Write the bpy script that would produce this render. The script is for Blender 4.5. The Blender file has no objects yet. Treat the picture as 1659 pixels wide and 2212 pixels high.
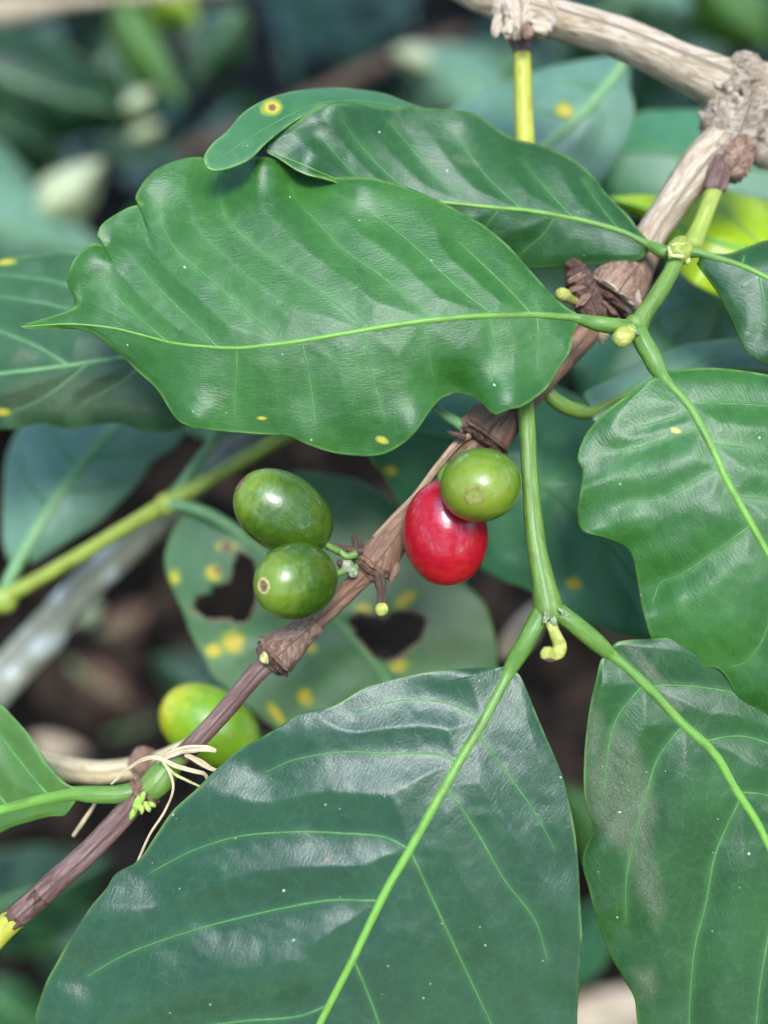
import bpy, math, random
import numpy as np
from mathutils import Vector, Matrix

random.seed(7)
RNG = np.random.default_rng(7)
scene = bpy.context.scene
COL = scene.collection

# ------------------------------------------------------------------ camera
CAM_POS = Vector((0.0, 0.0, 0.55))
PITCH = 40.0
FOCUS = 0.165
SENSOR, LENS = 24.0, 35.0
cam_data = bpy.data.cameras.new('camera')
cam = bpy.data.objects.new('camera', cam_data)
COL.objects.link(cam)
cam.location = CAM_POS
cam.rotation_euler = (math.radians(90 - PITCH), 0, 0)
cam_data.sensor_fit = 'HORIZONTAL'
cam_data.sensor_width = SENSOR
cam_data.lens = LENS
cam_data.clip_start = 0.005
cam_data.clip_end = 200
cam_data.dof.use_dof = True
cam_data.dof.focus_distance = FOCUS - 0.006
cam_data.dof.aperture_fstop = 6.2
scene.camera = cam

# ------------------------------------------------------------------ light
SUN_EL, SUN_AZ = 60.0, 172.0        # degrees; azimuth clockwise from +Y
world = bpy.data.worlds.new('World')
scene.world = world
world.use_nodes = True
wn = world.node_tree.nodes
wl = world.node_tree.links
wn.clear()
sky = wn.new('ShaderNodeTexSky')
sky.sky_type = 'NISHITA'
sky.sun_disc = False
sky.sun_elevation = math.radians(SUN_EL)
sky.sun_rotation = math.radians(SUN_AZ)
sky.air_density = 1.0
sky.dust_density = 0.4
sky.ozone_density = 2.0
bg = wn.new('ShaderNodeBackground')
bg.inputs['Strength'].default_value = 0.15
wo = wn.new('ShaderNodeOutputWorld')
wl.new(sky.outputs[0], bg.inputs[0])
wl.new(bg.outputs[0], wo.inputs[0])
sun_data = bpy.data.lights.new('sun', 'SUN')
sun_data.energy = 0.55
sun_data.angle = math.radians(20)
sun_data.color = (1.0, 0.98, 0.95)
sun = bpy.data.objects.new('sun', sun_data)
COL.objects.link(sun)
_el, _az = math.radians(SUN_EL), math.radians(SUN_AZ)
_d = Vector((math.sin(_az) * math.cos(_el), math.cos(_az) * math.cos(_el), math.sin(_el)))
sun.rotation_euler = _d.to_track_quat('Z', 'Y').to_euler()
scene.view_settings.view_transform = 'Standard'
scene.view_settings.look = 'None'
scene.view_settings.exposure = 2.88
scene.view_settings.gamma = 1.0
scene.view_settings.use_curve_mapping = False

# ------------------------------------------------------------------ geometry helpers
# The photograph is measured on a 1659 x 2212 grid; a point is a place on that grid plus its
# own distance (mm beyond the plane of focus), turned into a place in the world.
_cp, _sp = math.cos(math.radians(PITCH)), math.sin(math.radians(PITCH))
RIGHT = np.array([1.0, 0, 0])
FWD = np.array([0, _cp, -_sp])
UP = np.array([0, _sp, _cp])
CP = np.array(CAM_POS)
K = SENSOR / LENS / 1659.0


def pt(x, y, d):
    x = np.asarray(x, float); y = np.asarray(y, float); d = np.asarray(d, float)
    z = FOCUS + d / 1000.0
    X = (x - 829.5) * K * z
    Y = -(y - 1106.0) * K * z
    return X[..., None] * RIGHT + Y[..., None] * UP + z[..., None] * FWD + CP


def px(d=0.0):
    """size of one grid unit at distance d (mm)"""
    return K * (FOCUS + d / 1000.0)


def spline(P, n):
    """Catmull-Rom through the points, n samples evenly spaced by length"""
    P = np.asarray(P, float)
    if len(P) == 2:
        t = np.linspace(0, 1, n)[:, None]
        return P[0] * (1 - t) + P[1] * t
    Q = np.vstack([2 * P[0] - P[1], P, 2 * P[-1] - P[-2]])
    out = []
    m = 14
    for i in range(1, len(Q) - 2):
        p0, p1, p2, p3 = Q[i - 1], Q[i], Q[i + 1], Q[i + 2]
        t = np.linspace(0, 1, m, endpoint=False)[:, None]
        out.append(0.5 * ((2 * p1) + (-p0 + p2) * t + (2 * p0 - 5 * p1 + 4 * p2 - p3) * t ** 2
                          + (-p0 + 3 * p1 - 3 * p2 + p3) * t ** 3))
    out.append(P[-1][None])
    C = np.vstack(out)
    L = np.r_[0, np.cumsum(np.linalg.norm(np.diff(C[:, :2] if C.shape[1] > 2 else C, axis=0), axis=1))]
    L = L + np.arange(len(L)) * 1e-9
    s = np.linspace(0, L[-1], n)
    return np.stack([np.interp(s, L, C[:, k]) for k in range(C.shape[1])], 1)


def _hash(ix, iy, iz, seed):
    h = (ix * 374761393 + iy * 668265263 + iz * 2147483647 + seed * 1274126177) & 0xFFFFFFFF
    h = ((h ^ (h >> 13)) * 1274126177) & 0xFFFFFFFF
    return ((h ^ (h >> 16)) & 0xFFFF) / 65535.0 * 2 - 1


def vnoise(p, seed=0):
    """value noise in -1..1"""
    p = np.asarray(p, float)
    i = np.floor(p).astype(np.int64)
    f = p - i
    f = f * f * (3 - 2 * f)
    r = 0
    for dx in (0, 1):
        for dy in (0, 1):
            for dz in (0, 1):
                w = (f[..., 0] if dx else 1 - f[..., 0]) * (f[..., 1] if dy else 1 - f[..., 1]) * (f[..., 2] if dz else 1 - f[..., 2])
                r = r + w * _hash(i[..., 0] + dx, i[..., 1] + dy, i[..., 2] + dz, seed)
    return r


def link(name, me, mat, parent=None):
    if mat is not None:
        me.materials.append(mat)
    o = bpy.data.objects.new(name, me)
    COL.objects.link(o)
    if parent is not None:
        o.parent = parent
        o.matrix_parent_inverse = parent.matrix_world.inverted() if parent.type == 'EMPTY' else Matrix()
        if parent.type == 'EMPTY':
            o.matrix_parent_inverse = Matrix.Translation(-parent.location)
    return o


def mesh(name, V, F, smooth=True, attrs=None, uv=None):
    me = bpy.data.meshes.new(name)
    V = np.asarray(V, np.float32)
    F = np.asarray(F, np.int32)
    if F.ndim == 2:
        k = F.shape[1]
        me.vertices.add(len(V)); me.vertices.foreach_set('co', V.ravel())
        me.loops.add(F.size); me.loops.foreach_set('vertex_index', F.ravel())
        me.polygons.add(len(F)); me.polygons.foreach_set('loop_start', np.arange(0, F.size, k, dtype=np.int32))
        me.polygons.foreach_set('loop_total', np.full(len(F), k, np.int32))
        me.update(calc_edges=True)
        me.validate()
    else:
        me.from_pydata(V.tolist(), [], [list(f) for f in F]); me.update()
    me.polygons.foreach_set('use_smooth', np.full(len(me.polygons), smooth))
    if uv is not None:
        ul = me.uv_layers.new(name='UVMap')
        idx = np.empty(len(me.loops), np.int32); me.loops.foreach_get('vertex_index', idx)
        ul.data.foreach_set('uv', np.asarray(uv, np.float32)[idx].ravel())
    for k_, v in (attrs or {}).items():
        a = me.attributes.new(k_, 'FLOAT', 'POINT')
        a.data.foreach_set('value', np.asarray(v, np.float32))
    me.update()
    return me


def grid_faces(n, m, wrap=False):
    """quads of an n x m vertex grid; wrap joins the last column to the first"""
    i = np.arange(n - 1)[:, None]
    j = np.arange(m if wrap else m - 1)[None]
    a = i * m + j
    b = i * m + (j + 1) % m
    return np.stack([a, b, b + m, a + m], -1).reshape(-1, 4)


def tube_arrays(C, R, seg=14, rough=0.0, rs=1.0, ridge=0.0, seed=0, cap=True, flat=1.0):
    """C: world centre line (n,3); R radii (n)"""
    C = np.asarray(C, float); R = np.asarray(R, float)
    n = len(C)
    T = np.gradient(C, axis=0)
    T /= np.linalg.norm(T, axis=1)[:, None] + 1e-12
    ref = -FWD
    Nn = np.empty_like(C)
    for i in range(n):
        a = ref - T[i] * np.dot(ref, T[i])
        l = np.linalg.norm(a)
        if l < 0.15 and i:
            a = Nn[i - 1] - T[i] * np.dot(Nn[i - 1], T[i]); l = np.linalg.norm(a)
        Nn[i] = a / (l + 1e-12)
    B = np.cross(T, Nn)
    th = np.linspace(0, 2 * math.pi, seg, endpoint=False)
    L = np.r_[0, np.cumsum(np.linalg.norm(np.diff(C, axis=0), axis=1))]
    rr = np.repeat(R[:, None], seg, 1)
    if rough or ridge:
        q = np.stack([np.cos(th)[None] * 1.6 + 0 * L[:, None], np.sin(th)[None] * 1.6 + 0 * L[:, None],
                      (L[:, None] * 1000 / rs) + 0 * th[None]], -1)
        nz = vnoise(q, seed) + 0.5 * vnoise(q * 2.3, seed + 1) + 0.3 * vnoise(q * 5.1, seed + 2)
        rr = rr * (1 + rough * nz)
        q2 = q * np.array([3.2, 3.2, 0.25])
        rr = rr * (1 + ridge * vnoise(q2, seed + 5))
    V = C[:, None] + rr[..., None] * (np.cos(th)[None, :, None] * Nn[:, None] * flat + np.sin(th)[None, :, None] * B[:, None])
    V = V.reshape(-1, 3)
    F = grid_faces(n, seg, True)
    uv = np.stack([np.repeat(L * 1000, seg), np.tile(th / (2 * math.pi), n) * 2 * math.pi * np.repeat(R, seg) * 1000], 1)
    al = np.repeat(L / max(L[-1], 1e-9), seg)
    if cap:
        V = np.vstack([V, C[0] - T[0] * R[0] * 0.35, C[-1] + T[-1] * R[-1] * 0.45])
        k0, k1 = len(V) - 2, len(V) - 1
        j = np.arange(seg)
        f0 = np.stack([np.full(seg, k0), (j + 1) % seg, j, j], 1)
        f1 = np.stack([np.full(seg, k1), (n - 1) * seg + j, (n - 1) * seg + (j + 1) % seg, (n - 1) * seg + (j + 1) % seg], 1)
        F = (F, f0[:, :3], f1[:, :3])
        uv = np.vstack([uv, uv[0], uv[-1]])
        al = np.r_[al, 0, 1]
        tris = np.vstack([np.stack([F[0][:, 0], F[0][:, 1], F[0][:, 2]], 1), np.stack([F[0][:, 0], F[0][:, 2], F[0][:, 3]], 1), F[1], F[2]])
        F = tris
    return V, F, uv, al


def tube(name, pts, mat, parent=None, seg=14, step=6.0, **kw):
    """pts: (x, y, distance, radius in grid units)"""
    P = np.asarray(pts, float)
    Lp = np.linalg.norm(np.diff(P[:, :2], axis=0), axis=1).sum()
    n = max(4, int(Lp / step) + 2)
    S = spline(P, n)
    C = pt(S[:, 0], S[:, 1], S[:, 2])
    R = np.maximum(S[:, 3], 0.3) * K * (FOCUS + S[:, 2] / 1000)
    V, F, uv, al = tube_arrays(C, R, seg, **kw)
    me = mesh(name, V, F, uv=uv, attrs={'along': al})
    return link(name, me, mat, parent)


def seg_dist(Q, poly):
    """distance of points Q (n,2) to a polyline"""
    best = np.full(len(Q), 1e9)
    for a, b in zip(poly[:-1], poly[1:]):
        ab = b - a
        t = np.clip(((Q - a) @ ab) / (ab @ ab + 1e-9), 0, 1)
        d = np.linalg.norm(Q - (a + t[:, None] * ab), axis=1)
        np.minimum(best, d, out=best)
    return best


def inside(Q, poly):
    poly = np.asarray(poly, float)
    x, y = Q[:, 0], Q[:, 1]
    c = np.zeros(len(Q), bool)
    j = len(poly) - 1
    for i in range(len(poly)):
        xi, yi = poly[i]; xj, yj = poly[j]
        m = ((yi > y) != (yj > y)) & (x < (xj - xi) * (y - yi) / (yj - yi + 1e-12) + xi)
        c ^= m
        j = i
    return c


def empty(name, x, y, d, label, cat, group=None):
    o = bpy.data.objects.new(name, None)
    COL.objects.link(o)
    o.location = Vector(pt(x, y, d))
    o.empty_display_size = 0.005
    o['label'] = label
    o['category'] = cat
    if group:
        o['group'] = group
    return o


def tag(o, label, cat, group=None):
    o['label'] = label
    o['category'] = cat
    if group:
        o['group'] = group
    return o


# ------------------------------------------------------------------ materials
class NT:
    def __init__(s, name):
        s.m = bpy.data.materials.new(name)
        s.m.use_nodes = True
        s.n = s.m.node_tree.nodes
        s.l = s.m.node_tree.links
        s.n.clear()
        s.out = s.n.new('ShaderNodeOutputMaterial')

    def node(s, t, **inp):
        nd = s.n.new('ShaderNode' + t)
        for k, v in inp.items():
            s.put(nd, k, v)
        return nd

    def put(s, nd, k, v):
        i = nd.inputs[int(k[1:])] if k[0] == '_' and k[1:].isdigit() else nd.inputs[k.replace('_', ' ')]
        if isinstance(v, bpy.types.NodeSocket):
            s.l.new(v, i)
        else:
            i.default_value = v

    def attr(s, name):
        nd = s.n.new('ShaderNodeAttribute'); nd.attribute_name = name
        return nd.outputs['Fac']

    def math(s, op, a, b=0.0, clamp=False):
        nd = s.n.new('ShaderNodeMath'); nd.operation = op; nd.use_clamp = clamp
        s.put(nd, '_0', a); s.put(nd, '_1', b)
        return nd.outputs[0]

    def mix(s, f, a, b, mode='MIX'):
        nd = s.n.new('ShaderNodeMix'); nd.data_type = 'RGBA'; nd.blend_type = mode
        s.put(nd, '_0', f)
        for i, v in ((6, a), (7, b)):
            if isinstance(v, bpy.types.NodeSocket):
                s.l.new(v, nd.inputs[i])
            else:
                nd.inputs[i].default_value = (*v, 1) if len(v) == 3 else v
        return nd.outputs[2]

    def ramp(s, f, stops):
        nd = s.n.new('ShaderNodeMapRange'); nd.interpolation_type = 'SMOOTHSTEP'
        s.put(nd, '_0', f)
        nd.inputs[1].default_value, nd.inputs[2].default_value = stops[0], stops[1]
        nd.inputs[3].default_value, nd.inputs[4].default_value = (stops[2], stops[3]) if len(stops) > 2 else (0, 1)
        return nd.outputs[0]

    def uv(s, scale=(1, 1, 1), rot=0.0, seed=0.0):
        tc = s.n.new('ShaderNodeUVMap'); tc.uv_map = 'UVMap'
        mp = s.n.new('ShaderNodeMapping')
        s.l.new(tc.outputs[0], mp.inputs[0])
        mp.inputs['Scale'].default_value = scale
        mp.inputs['Rotation'].default_value = (0, 0, rot)
        mp.inputs['Location'].default_value = (seed * 3.1, seed * 1.7, seed)
        return mp.outputs[0]

    def obj(s, scale=1.0):
        tc = s.n.new('ShaderNodeTexCoord')
        mp = s.n.new('ShaderNodeMapping')
        s.l.new(tc.outputs['Object'], mp.inputs[0])
        mp.inputs['Scale'].default_value = (scale,) * 3 if isinstance(scale, (int, float)) else scale
        return mp.outputs[0]

    def noise(s, vec, scale, detail=3, rough=0.55, dist=0.0):
        nd = s.n.new('ShaderNodeTexNoise')
        s.l.new(vec, nd.inputs['Vector'])
        nd.inputs['Scale'].default_value = scale
        nd.inputs['Detail'].default_value = detail
        nd.inputs['Roughness'].default_value = rough
        nd.inputs['Distortion'].default_value = dist
        return nd.outputs['Fac']

    def voro(s, vec, scale, feature='F1', rnd=1.0):
        nd = s.n.new('ShaderNodeTexVoronoi'); nd.feature = feature
        s.l.new(vec, nd.inputs['Vector'])
        nd.inputs['Scale'].default_value = scale
        nd.inputs['Randomness'].default_value = rnd
        return nd

    def bump(s, h, strength, dist, normal=None):
        nd = s.n.new('ShaderNodeBump')
        s.put(nd, 'Height', h)
        nd.inputs['Strength'].default_value = strength
        nd.inputs['Distance'].default_value = dist
        if normal is not None:
            s.l.new(normal, nd.inputs['Normal'])
        return nd.outputs[0]

    def principled(s, col, rough=0.5, normal=None, spec=0.5, **kw):
        p = s.n.new('ShaderNodeBsdfPrincipled')
        s.put(p, 'Base_Color', (*col, 1) if isinstance(col, tuple) and len(col) == 3 else col)
        s.put(p, 'Roughness', rough)
        p.inputs['Specular IOR Level'].default_value = spec
        if normal is not None:
            s.l.new(normal, p.inputs['Normal'])
        for k, v in kw.items():
            s.put(p, k, v)
        return p

    def done(s, sh):
        s.l.new(sh, s.out.inputs['Surface'])
        return s.m


def leaf_material(name, dark, light, rough=0.40, trans=0.22, tcol=None, specks=0.30, vein=(0.12, 0.30, 0.07), seed=0.0,
                  spec=0.58, edge=(0.28, 0.48, 0.10), wrinkle=1.0, net=0.22):
    t = NT(name)
    uv = t.uv(seed=seed)
    big = t.noise(uv, 0.09, 2)
    mid = t.noise(uv, 0.5, 4, 0.6)
    fac = t.math('ADD', t.math('MULTIPLY', big, 0.7), t.math('MULTIPLY', mid, 0.5))
    col = t.mix(t.ramp(fac, (0.35, 0.85)), dark, light)
    # fine net of veinlets
    nd = t.node('VectorMath'); nd.operation = 'ADD'
    dn = t.n.new('ShaderNodeTexNoise'); t.l.new(uv, dn.inputs['Vector']); dn.inputs['Scale'].default_value = 0.6
    sc = t.node('VectorMath'); sc.operation = 'SCALE'; t.l.new(dn.outputs['Color'], sc.inputs[0]); sc.inputs['Scale'].default_value = 1.6
    t.l.new(uv, nd.inputs[0]); t.l.new(sc.outputs[0], nd.inputs[1])
    warped = nd.outputs[0]
    v1 = t.voro(warped, 0.34, 'DISTANCE_TO_EDGE')
    v2 = t.voro(warped, 1.15, 'DISTANCE_TO_EDGE')
    n1 = t.ramp(v1.outputs['Distance'], (0.0, 0.05, 1.0, 0.0))
    n2 = t.ramp(v2.outputs['Distance'], (0.0, 0.10, 1.0, 0.0))
    netf = t.math('ADD', t.math('MULTIPLY', n1, net), t.math('MULTIPLY', n2, net * 0.45), True)
    col = t.mix(t.math('MULTIPLY', netf, 0.5), col, vein)
    # paler halo along the side veins
    vn = t.attr('veindist')
    col = t.mix(t.math('MULTIPLY', t.ramp(vn, (0.0, 1.0, 1.0, 0.0)), 0.16), col, vein)
    # fine mottling
    fine = t.noise(uv, 3.2, 4, 0.7)
    col = t.mix(t.math('MULTIPLY', t.ramp(fine, (0.55, 0.8)), 0.25), col, tuple(min(1, c * 1.9 + 0.01) for c in light))
    # stain (dusty tan film), spots, margin with backlight painted in
    stn = t.attr('stain')
    sn = t.noise(uv, 0.55, 5, 0.65)
    sst = t.noise(t.uv(scale=(0.35, 1.6, 1), rot=0.35, seed=seed), 0.9, 5, 0.7)
    sf = t.math('MULTIPLY', t.ramp(t.math('MULTIPLY', stn, t.math('ADD', sn, 0.55)), (0.2, 1.0)), t.ramp(sst, (0.25, 0.7, 0.35, 1.0)))
    sfi = t.noise(t.uv(scale=(1.0, 3.0, 1), rot=0.6, seed=seed), 2.0, 4, 0.7)
    scol = t.mix(t.ramp(sfi, (0.4, 0.75)), (0.12, 0.14, 0.06), (0.42, 0.41, 0.33))
    col = t.mix(t.math('MULTIPLY', sf, 0.62), col, scol)
    sp = t.attr('spot')
    spn = t.math('ADD', sp, t.math('MULTIPLY', t.math('SUBTRACT', mid, 0.5), 0.8))
    spn = t.math('MULTIPLY', spn, t.math('GREATER_THAN', sp, 0.001))
    col = t.mix(t.ramp(spn, (0.15, 0.45)), col, (0.26, 0.34, 0.04))
    col = t.mix(t.ramp(spn, (0.45, 0.7)), col, (0.62, 0.48, 0.04))
    br = t.attr('brown')
    col = t.mix(t.ramp(br, (0.3, 0.7)), col, (0.22, 0.11, 0.06))
    ed = t.attr('edge')
    col = t.mix(t.math('MULTIPLY', ed, t.ramp(t.noise(uv, 0.22, 3), (0.35, 0.65, 0.1, 0.65))), col, edge)  # margin brightened as if backlit, painted into its colour
    # dust specks
    vs = t.voro(uv, 0.5)
    sel = t.math('GREATER_THAN', t.node('SeparateColor', Color=vs.outputs['Color']).outputs[0], 1 - specks)
    siz = t.math('MULTIPLY', t.math('POWER', t.node('SeparateColor', Color=vs.outputs['Color']).outputs[1], 4.0), 0.07)
    spk = t.math('MULTIPLY', sel, t.math('LESS_THAN', vs.outputs['Distance'], t.math('ADD', siz, 0.046)))
    col = t.mix(t.math('MULTIPLY', spk, 0.75), col, (0.62, 0.62, 0.52))
    rg = t.math('ADD', t.math('ADD', rough - 0.085, t.math('MULTIPLY', mid, 0.14)), t.math('MULTIPLY', sf, 0.12))
    rg = t.math('ADD', rg, t.math('MULTIPLY', spk, 0.3))
    # relief: wrinkles across the veins, net, grain
    w1 = t.noise(t.uv(scale=(0.5, 2.6, 1), rot=0.9, seed=seed), 1.5, 4, 0.7)
    h = t.math('ADD', t.math('MULTIPLY', w1, 1.0), t.math('MULTIPLY', t.noise(uv, 3.0, 3, 0.6), 0.45))
    h = t.math('SUBTRACT', h, t.math('MULTIPLY', netf, 0.35))
    h = t.math('ADD', h, t.math('MULTIPLY', spk, 0.6))
    nrm = t.bump(h, 0.5 * wrinkle, 0.00014)
    p = t.principled(col, rg, nrm, spec)
    tr = t.node('BsdfTranslucent')
    tc = t.mix(0.6, col, tcol or tuple(min(1, c * 2.0) for c in light))
    t.l.new(tc, tr.inputs['Color']); t.l.new(nrm, tr.inputs['Normal'])
    mx = t.node('MixShader', _0=trans)
    t.l.new(p.outputs[0], mx.inputs[1]); t.l.new(tr.outputs[0], mx.inputs[2])
    return t.done(mx.outputs[0])


def stem_material(name, c0, c1, tip=None, rough=0.42, seed=0.0):
    t = NT(name)
    uv = t.uv(scale=(0.12, 1.0, 1), seed=seed)
    n = t.noise(uv, 1.6, 4, 0.6)
    col = t.mix(t.ramp(n, (0.3, 0.7)), c0, c1)
    if tip:
        al = t.attr('along')
        col = t.mix(t.ramp(al, (0.05, 0.45)), col, t.mix(t.math('MULTIPLY', n, 0.6), tip, c0))
    sp = t.noise(t.uv(seed=seed + 3), 2.4, 4, 0.7)
    col = t.mix(t.math('MULTIPLY', t.ramp(sp, (0.56, 0.7)), 0.5), col, tuple(min(1, x * 1.7 + .03) for x in c1))
    bl = t.noise(t.uv(scale=(0.4, 1, 1), seed=seed + 7), 0.7, 4, 0.6)
    col = t.mix(t.math('MULTIPLY', t.ramp(bl, (0.5, 0.72)), 0.55), col, (c0[0] * .75, c0[1] * .5, c0[2] * .6))
    nrm = t.bump(t.math('ADD', n, t.math('MULTIPLY', t.noise(t.uv(), 4.0), 0.4)), 0.5, 0.00015)
    p = t.principled(col, rough, nrm, 0.45)
    p.inputs['Subsurface Weight'].default_value = 0.15
    p.inputs['Subsurface Radius'].default_value = (0.4, 0.8, 0.15)
    p.inputs['Subsurface Scale'].default_value = 0.0012
    return t.done(p.outputs[0])


def bark_material(name, base, pale, dark, rough=0.75, streak=1.0, lichen=0.0, seed=0.0, bumpd=0.0005, lsc=0.8):
    t = NT(name)
    uvs = t.uv(scale=(0.16 * streak, 1.0, 1), seed=seed)
    uv = t.uv(seed=seed)
    a = t.noise(uvs, 1.1, 6, 0.65, 0.6)
    b = t.noise(uv, 0.45, 5, 0.6)
    c = t.noise(uvs, 3.2, 4, 0.7)
    col = t.mix(t.ramp(a, (0.36, 0.62)), base, pale)
    col = t.mix(t.math('MULTIPLY', t.ramp(c, (0.56, 0.72)), 0.8), col, dark)
    col = t.mix(t.math('MULTIPLY', t.ramp(b, (0.55, 0.75)), 0.5), col, tuple(x * 0.55 for x in base))
    if lichen:
        ln = t.noise(uv, lsc, 5, 0.6)
        col = t.mix(t.math('MULTIPLY', t.ramp(ln, (0.5, 0.62)), lichen), col, (0.62, 0.68, 0.62))
    h = t.math('ADD', a, t.math('MULTIPLY', c, 0.8))
    h = t.math('ADD', h, t.math('MULTIPLY', t.noise(uv, 3.0, 4, 0.7), 0.6))
    nrm = t.bump(h, 0.9, bumpd)
    p = t.principled(col, rough, nrm, 0.3)
    return t.done(p.outputs[0])


def fruit_material(name, c0, c1, blush, rough=0.27, seed=0.0, streak=0.5):
    t = NT(name)
    uv = t.uv(seed=seed)
    st = t.noise(t.uv(scale=(0.6, 6.0, 1), seed=seed), 0.9, 3, 0.5)
    b = t.noise(uv, 1.2, 3, 0.5)
    pol = t.attr('pole')
    col = t.mix(t.ramp(t.math('ADD', t.math('MULTIPLY', st, streak), t.math('MULTIPLY', b, 1 - streak)), (0.35, 0.65)), c0, c1)
    col = t.mix(t.ramp(t.math('ADD', pol, t.math('MULTIPLY', t.math('SUBTRACT', b, 0.5), 0.5)), (0.45, 1.0)), col, blush)
    vs = t.voro(uv, 2.2)
    sel = t.math('GREATER_THAN', t.node('SeparateColor', Color=vs.outputs['Color']).outputs[0], 0.84)
    spk = t.math('MULTIPLY', sel, t.math('LESS_THAN', vs.outputs['Distance'], 0.15))
    col = t.mix(t.math('MULTIPLY', spk, 0.5), col, tuple(min(1, x * 1.5 + 0.05) for x in c1))
    sc = t.noise(uv, 0.8, 5, 0.7)
    col = t.mix(t.math('MULTIPLY', t.ramp(sc, (0.62, 0.74)), 0.07), col, (0.22, 0.14, 0.04))
    nrm = t.bump(t.math('ADD', t.noise(uv, 1.1, 4, 0.6), t.math('MULTIPLY', spk, 0.2)), 0.4, 0.00018)
    p = t.principled(col, t.math('ADD', rough, t.math('MULTIPLY', b, 0.08)), nrm, 0.5)
    p.inputs['Coat Weight'].default_value = 0.35
    p.inputs['Coat Roughness'].default_value = 0.06
    p.inputs['Subsurface Weight'].default_value = 0.15
    p.inputs['Subsurface Radius'].default_value = (1.0, 0.6, 0.25)
    p.inputs['Subsurface Scale'].default_value = 0.0015
    return t.done(p.outputs[0])


def plain_material(name, c0, c1, scale=300.0, rough=0.7, bumpd=0.0003, spec=0.3):
    t = NT(name)
    o = t.obj(scale)
    n = t.noise(o, 1.0, 5, 0.65)
    col = t.mix(t.ramp(n, (0.35, 0.65)), c0, c1)
    p = t.principled(col, rough, t.bump(n, 0.8, bumpd), spec)
    return t.done(p.outputs[0])


DARK, LIGHT = (0.022, 0.085, 0.028), (0.045, 0.150, 0.045)
M_leaf = leaf_material('leaf_green', (0.022, 0.104, 0.012), (0.046, 0.170, 0.022), seed=0.0, rough=0.36)
M_leaf_b = leaf_material('leaf_green_deep', (0.016, 0.074, 0.015), (0.030, 0.115, 0.024), seed=3.0, rough=0.36)
M_leaf_g = leaf_material('leaf_sky_tinted_green', (0.008, 0.052, 0.017), (0.017, 0.078, 0.023), seed=6.0, rough=0.33, vein=(0.08, 0.24, 0.07), spec=0.7)  # base tinted blue for the sky it reflects
M_leaf_h = leaf_material('leaf_dark_dusty', (0.012, 0.064, 0.011), (0.026, 0.105, 0.018), seed=9.0, rough=0.36, specks=0.36)
M_leaf_i = leaf_material('leaf_olive', (0.026, 0.085, 0.030), (0.048, 0.130, 0.040), seed=12.0, rough=0.38, vein=(0.10, 0.28, 0.12))
M_leaf_m = leaf_material('leaf_pale_sick', (0.070, 0.165, 0.065), (0.13, 0.235, 0.105), seed=15.0, rough=0.45, specks=0.1, net=0.2)
M_leaf_bg = leaf_material('leaf_mid_green', (0.042, 0.165, 0.065), (0.078, 0.235, 0.105), seed=18.0, rough=0.42, specks=0.1, net=0.1)
M_leaf_pale = leaf_material('leaf_grey_green_sheen', (0.105, 0.22, 0.130), (0.18, 0.32, 0.215), seed=21.0, rough=0.40, specks=0.1, net=0.1)  # sheen painted in as a paler base colour
M_leaf_lime = leaf_material('leaf_lime', (0.34, 0.50, 0.008), (0.46, 0.62, 0.012), seed=24.0, rough=0.22, trans=0.35, specks=0.0, vein=(0.4, 0.6, 0.05), net=0.1)
M_leaf_k = leaf_material('leaf_fresh', (0.060, 0.150, 0.022), (0.10, 0.22, 0.035), seed=27.0, rough=0.38, specks=0.4)
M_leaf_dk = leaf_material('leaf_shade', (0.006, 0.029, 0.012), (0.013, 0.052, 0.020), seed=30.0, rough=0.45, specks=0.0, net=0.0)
M_leaf_white = leaf_material('leaf_yellowed_highlight', (0.45, 0.48, 0.22), (0.62, 0.62, 0.42), seed=33.0, rough=0.40, specks=0.0, net=0.0)  # yellowed leaf colour, also used for highlights painted as whitish leaves
M_leaf_c = leaf_material('leaf_soft_green', (0.040, 0.150, 0.045), (0.075, 0.215, 0.070), seed=36.0, rough=0.36, specks=0.1)
M_vein = stem_material('vein_lime', (0.13, 0.34, 0.035), (0.20, 0.44, 0.05))
M_vein_g = stem_material('vein_fresh', (0.10, 0.30, 0.05), (0.17, 0.40, 0.06), seed=2)
M_vein_side = stem_material('vein_thin', (0.055, 0.18, 0.04), (0.09, 0.235, 0.05), seed=4)
M_vein_dim = stem_material('vein_dim', (0.05, 0.17, 0.05), (0.08, 0.21, 0.06), seed=6)
M_vein_pale = stem_material('vein_pale', (0.12, 0.28, 0.10), (0.20, 0.36, 0.14), seed=8)
M_pet = stem_material('petiole_green', (0.085, 0.19, 0.03), (0.14, 0.27, 0.04), tip=(0.19, 0.42, 0.05), seed=5)
M_stem = stem_material('shoot_green', (0.10, 0.19, 0.03), (0.17, 0.28, 0.05), seed=7)
M_stem_y = stem_material('shoot_yellow', (0.34, 0.34, 0.035), (0.46, 0.46, 0.05), seed=9)
M_stem_yg = stem_material('shoot_yellow_green', (0.22, 0.30, 0.04), (0.34, 0.40, 0.06), seed=11)
M_bark = bark_material('bark_pale', (0.42, 0.30, 0.165), (0.70, 0.57, 0.41), (0.12, 0.065, 0.04), seed=1)
M_bark_br = bark_material('bark_brown', (0.17, 0.085, 0.047), (0.30, 0.18, 0.11), (0.05, 0.026, 0.018), seed=5, rough=0.55, bumpd=0.0003)
M_bark_pu = bark_material('bark_purple', (0.115, 0.058, 0.045), (0.24, 0.15, 0.12), (0.040, 0.020, 0.022), seed=8, rough=0.42, bumpd=0.0002)
M_bark_node = bark_material('bark_node', (0.24, 0.13, 0.08), (0.46, 0.30, 0.20), (0.05, 0.028, 0.02), seed=11, streak=4, rough=0.7, bumpd=0.0007)
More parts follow.
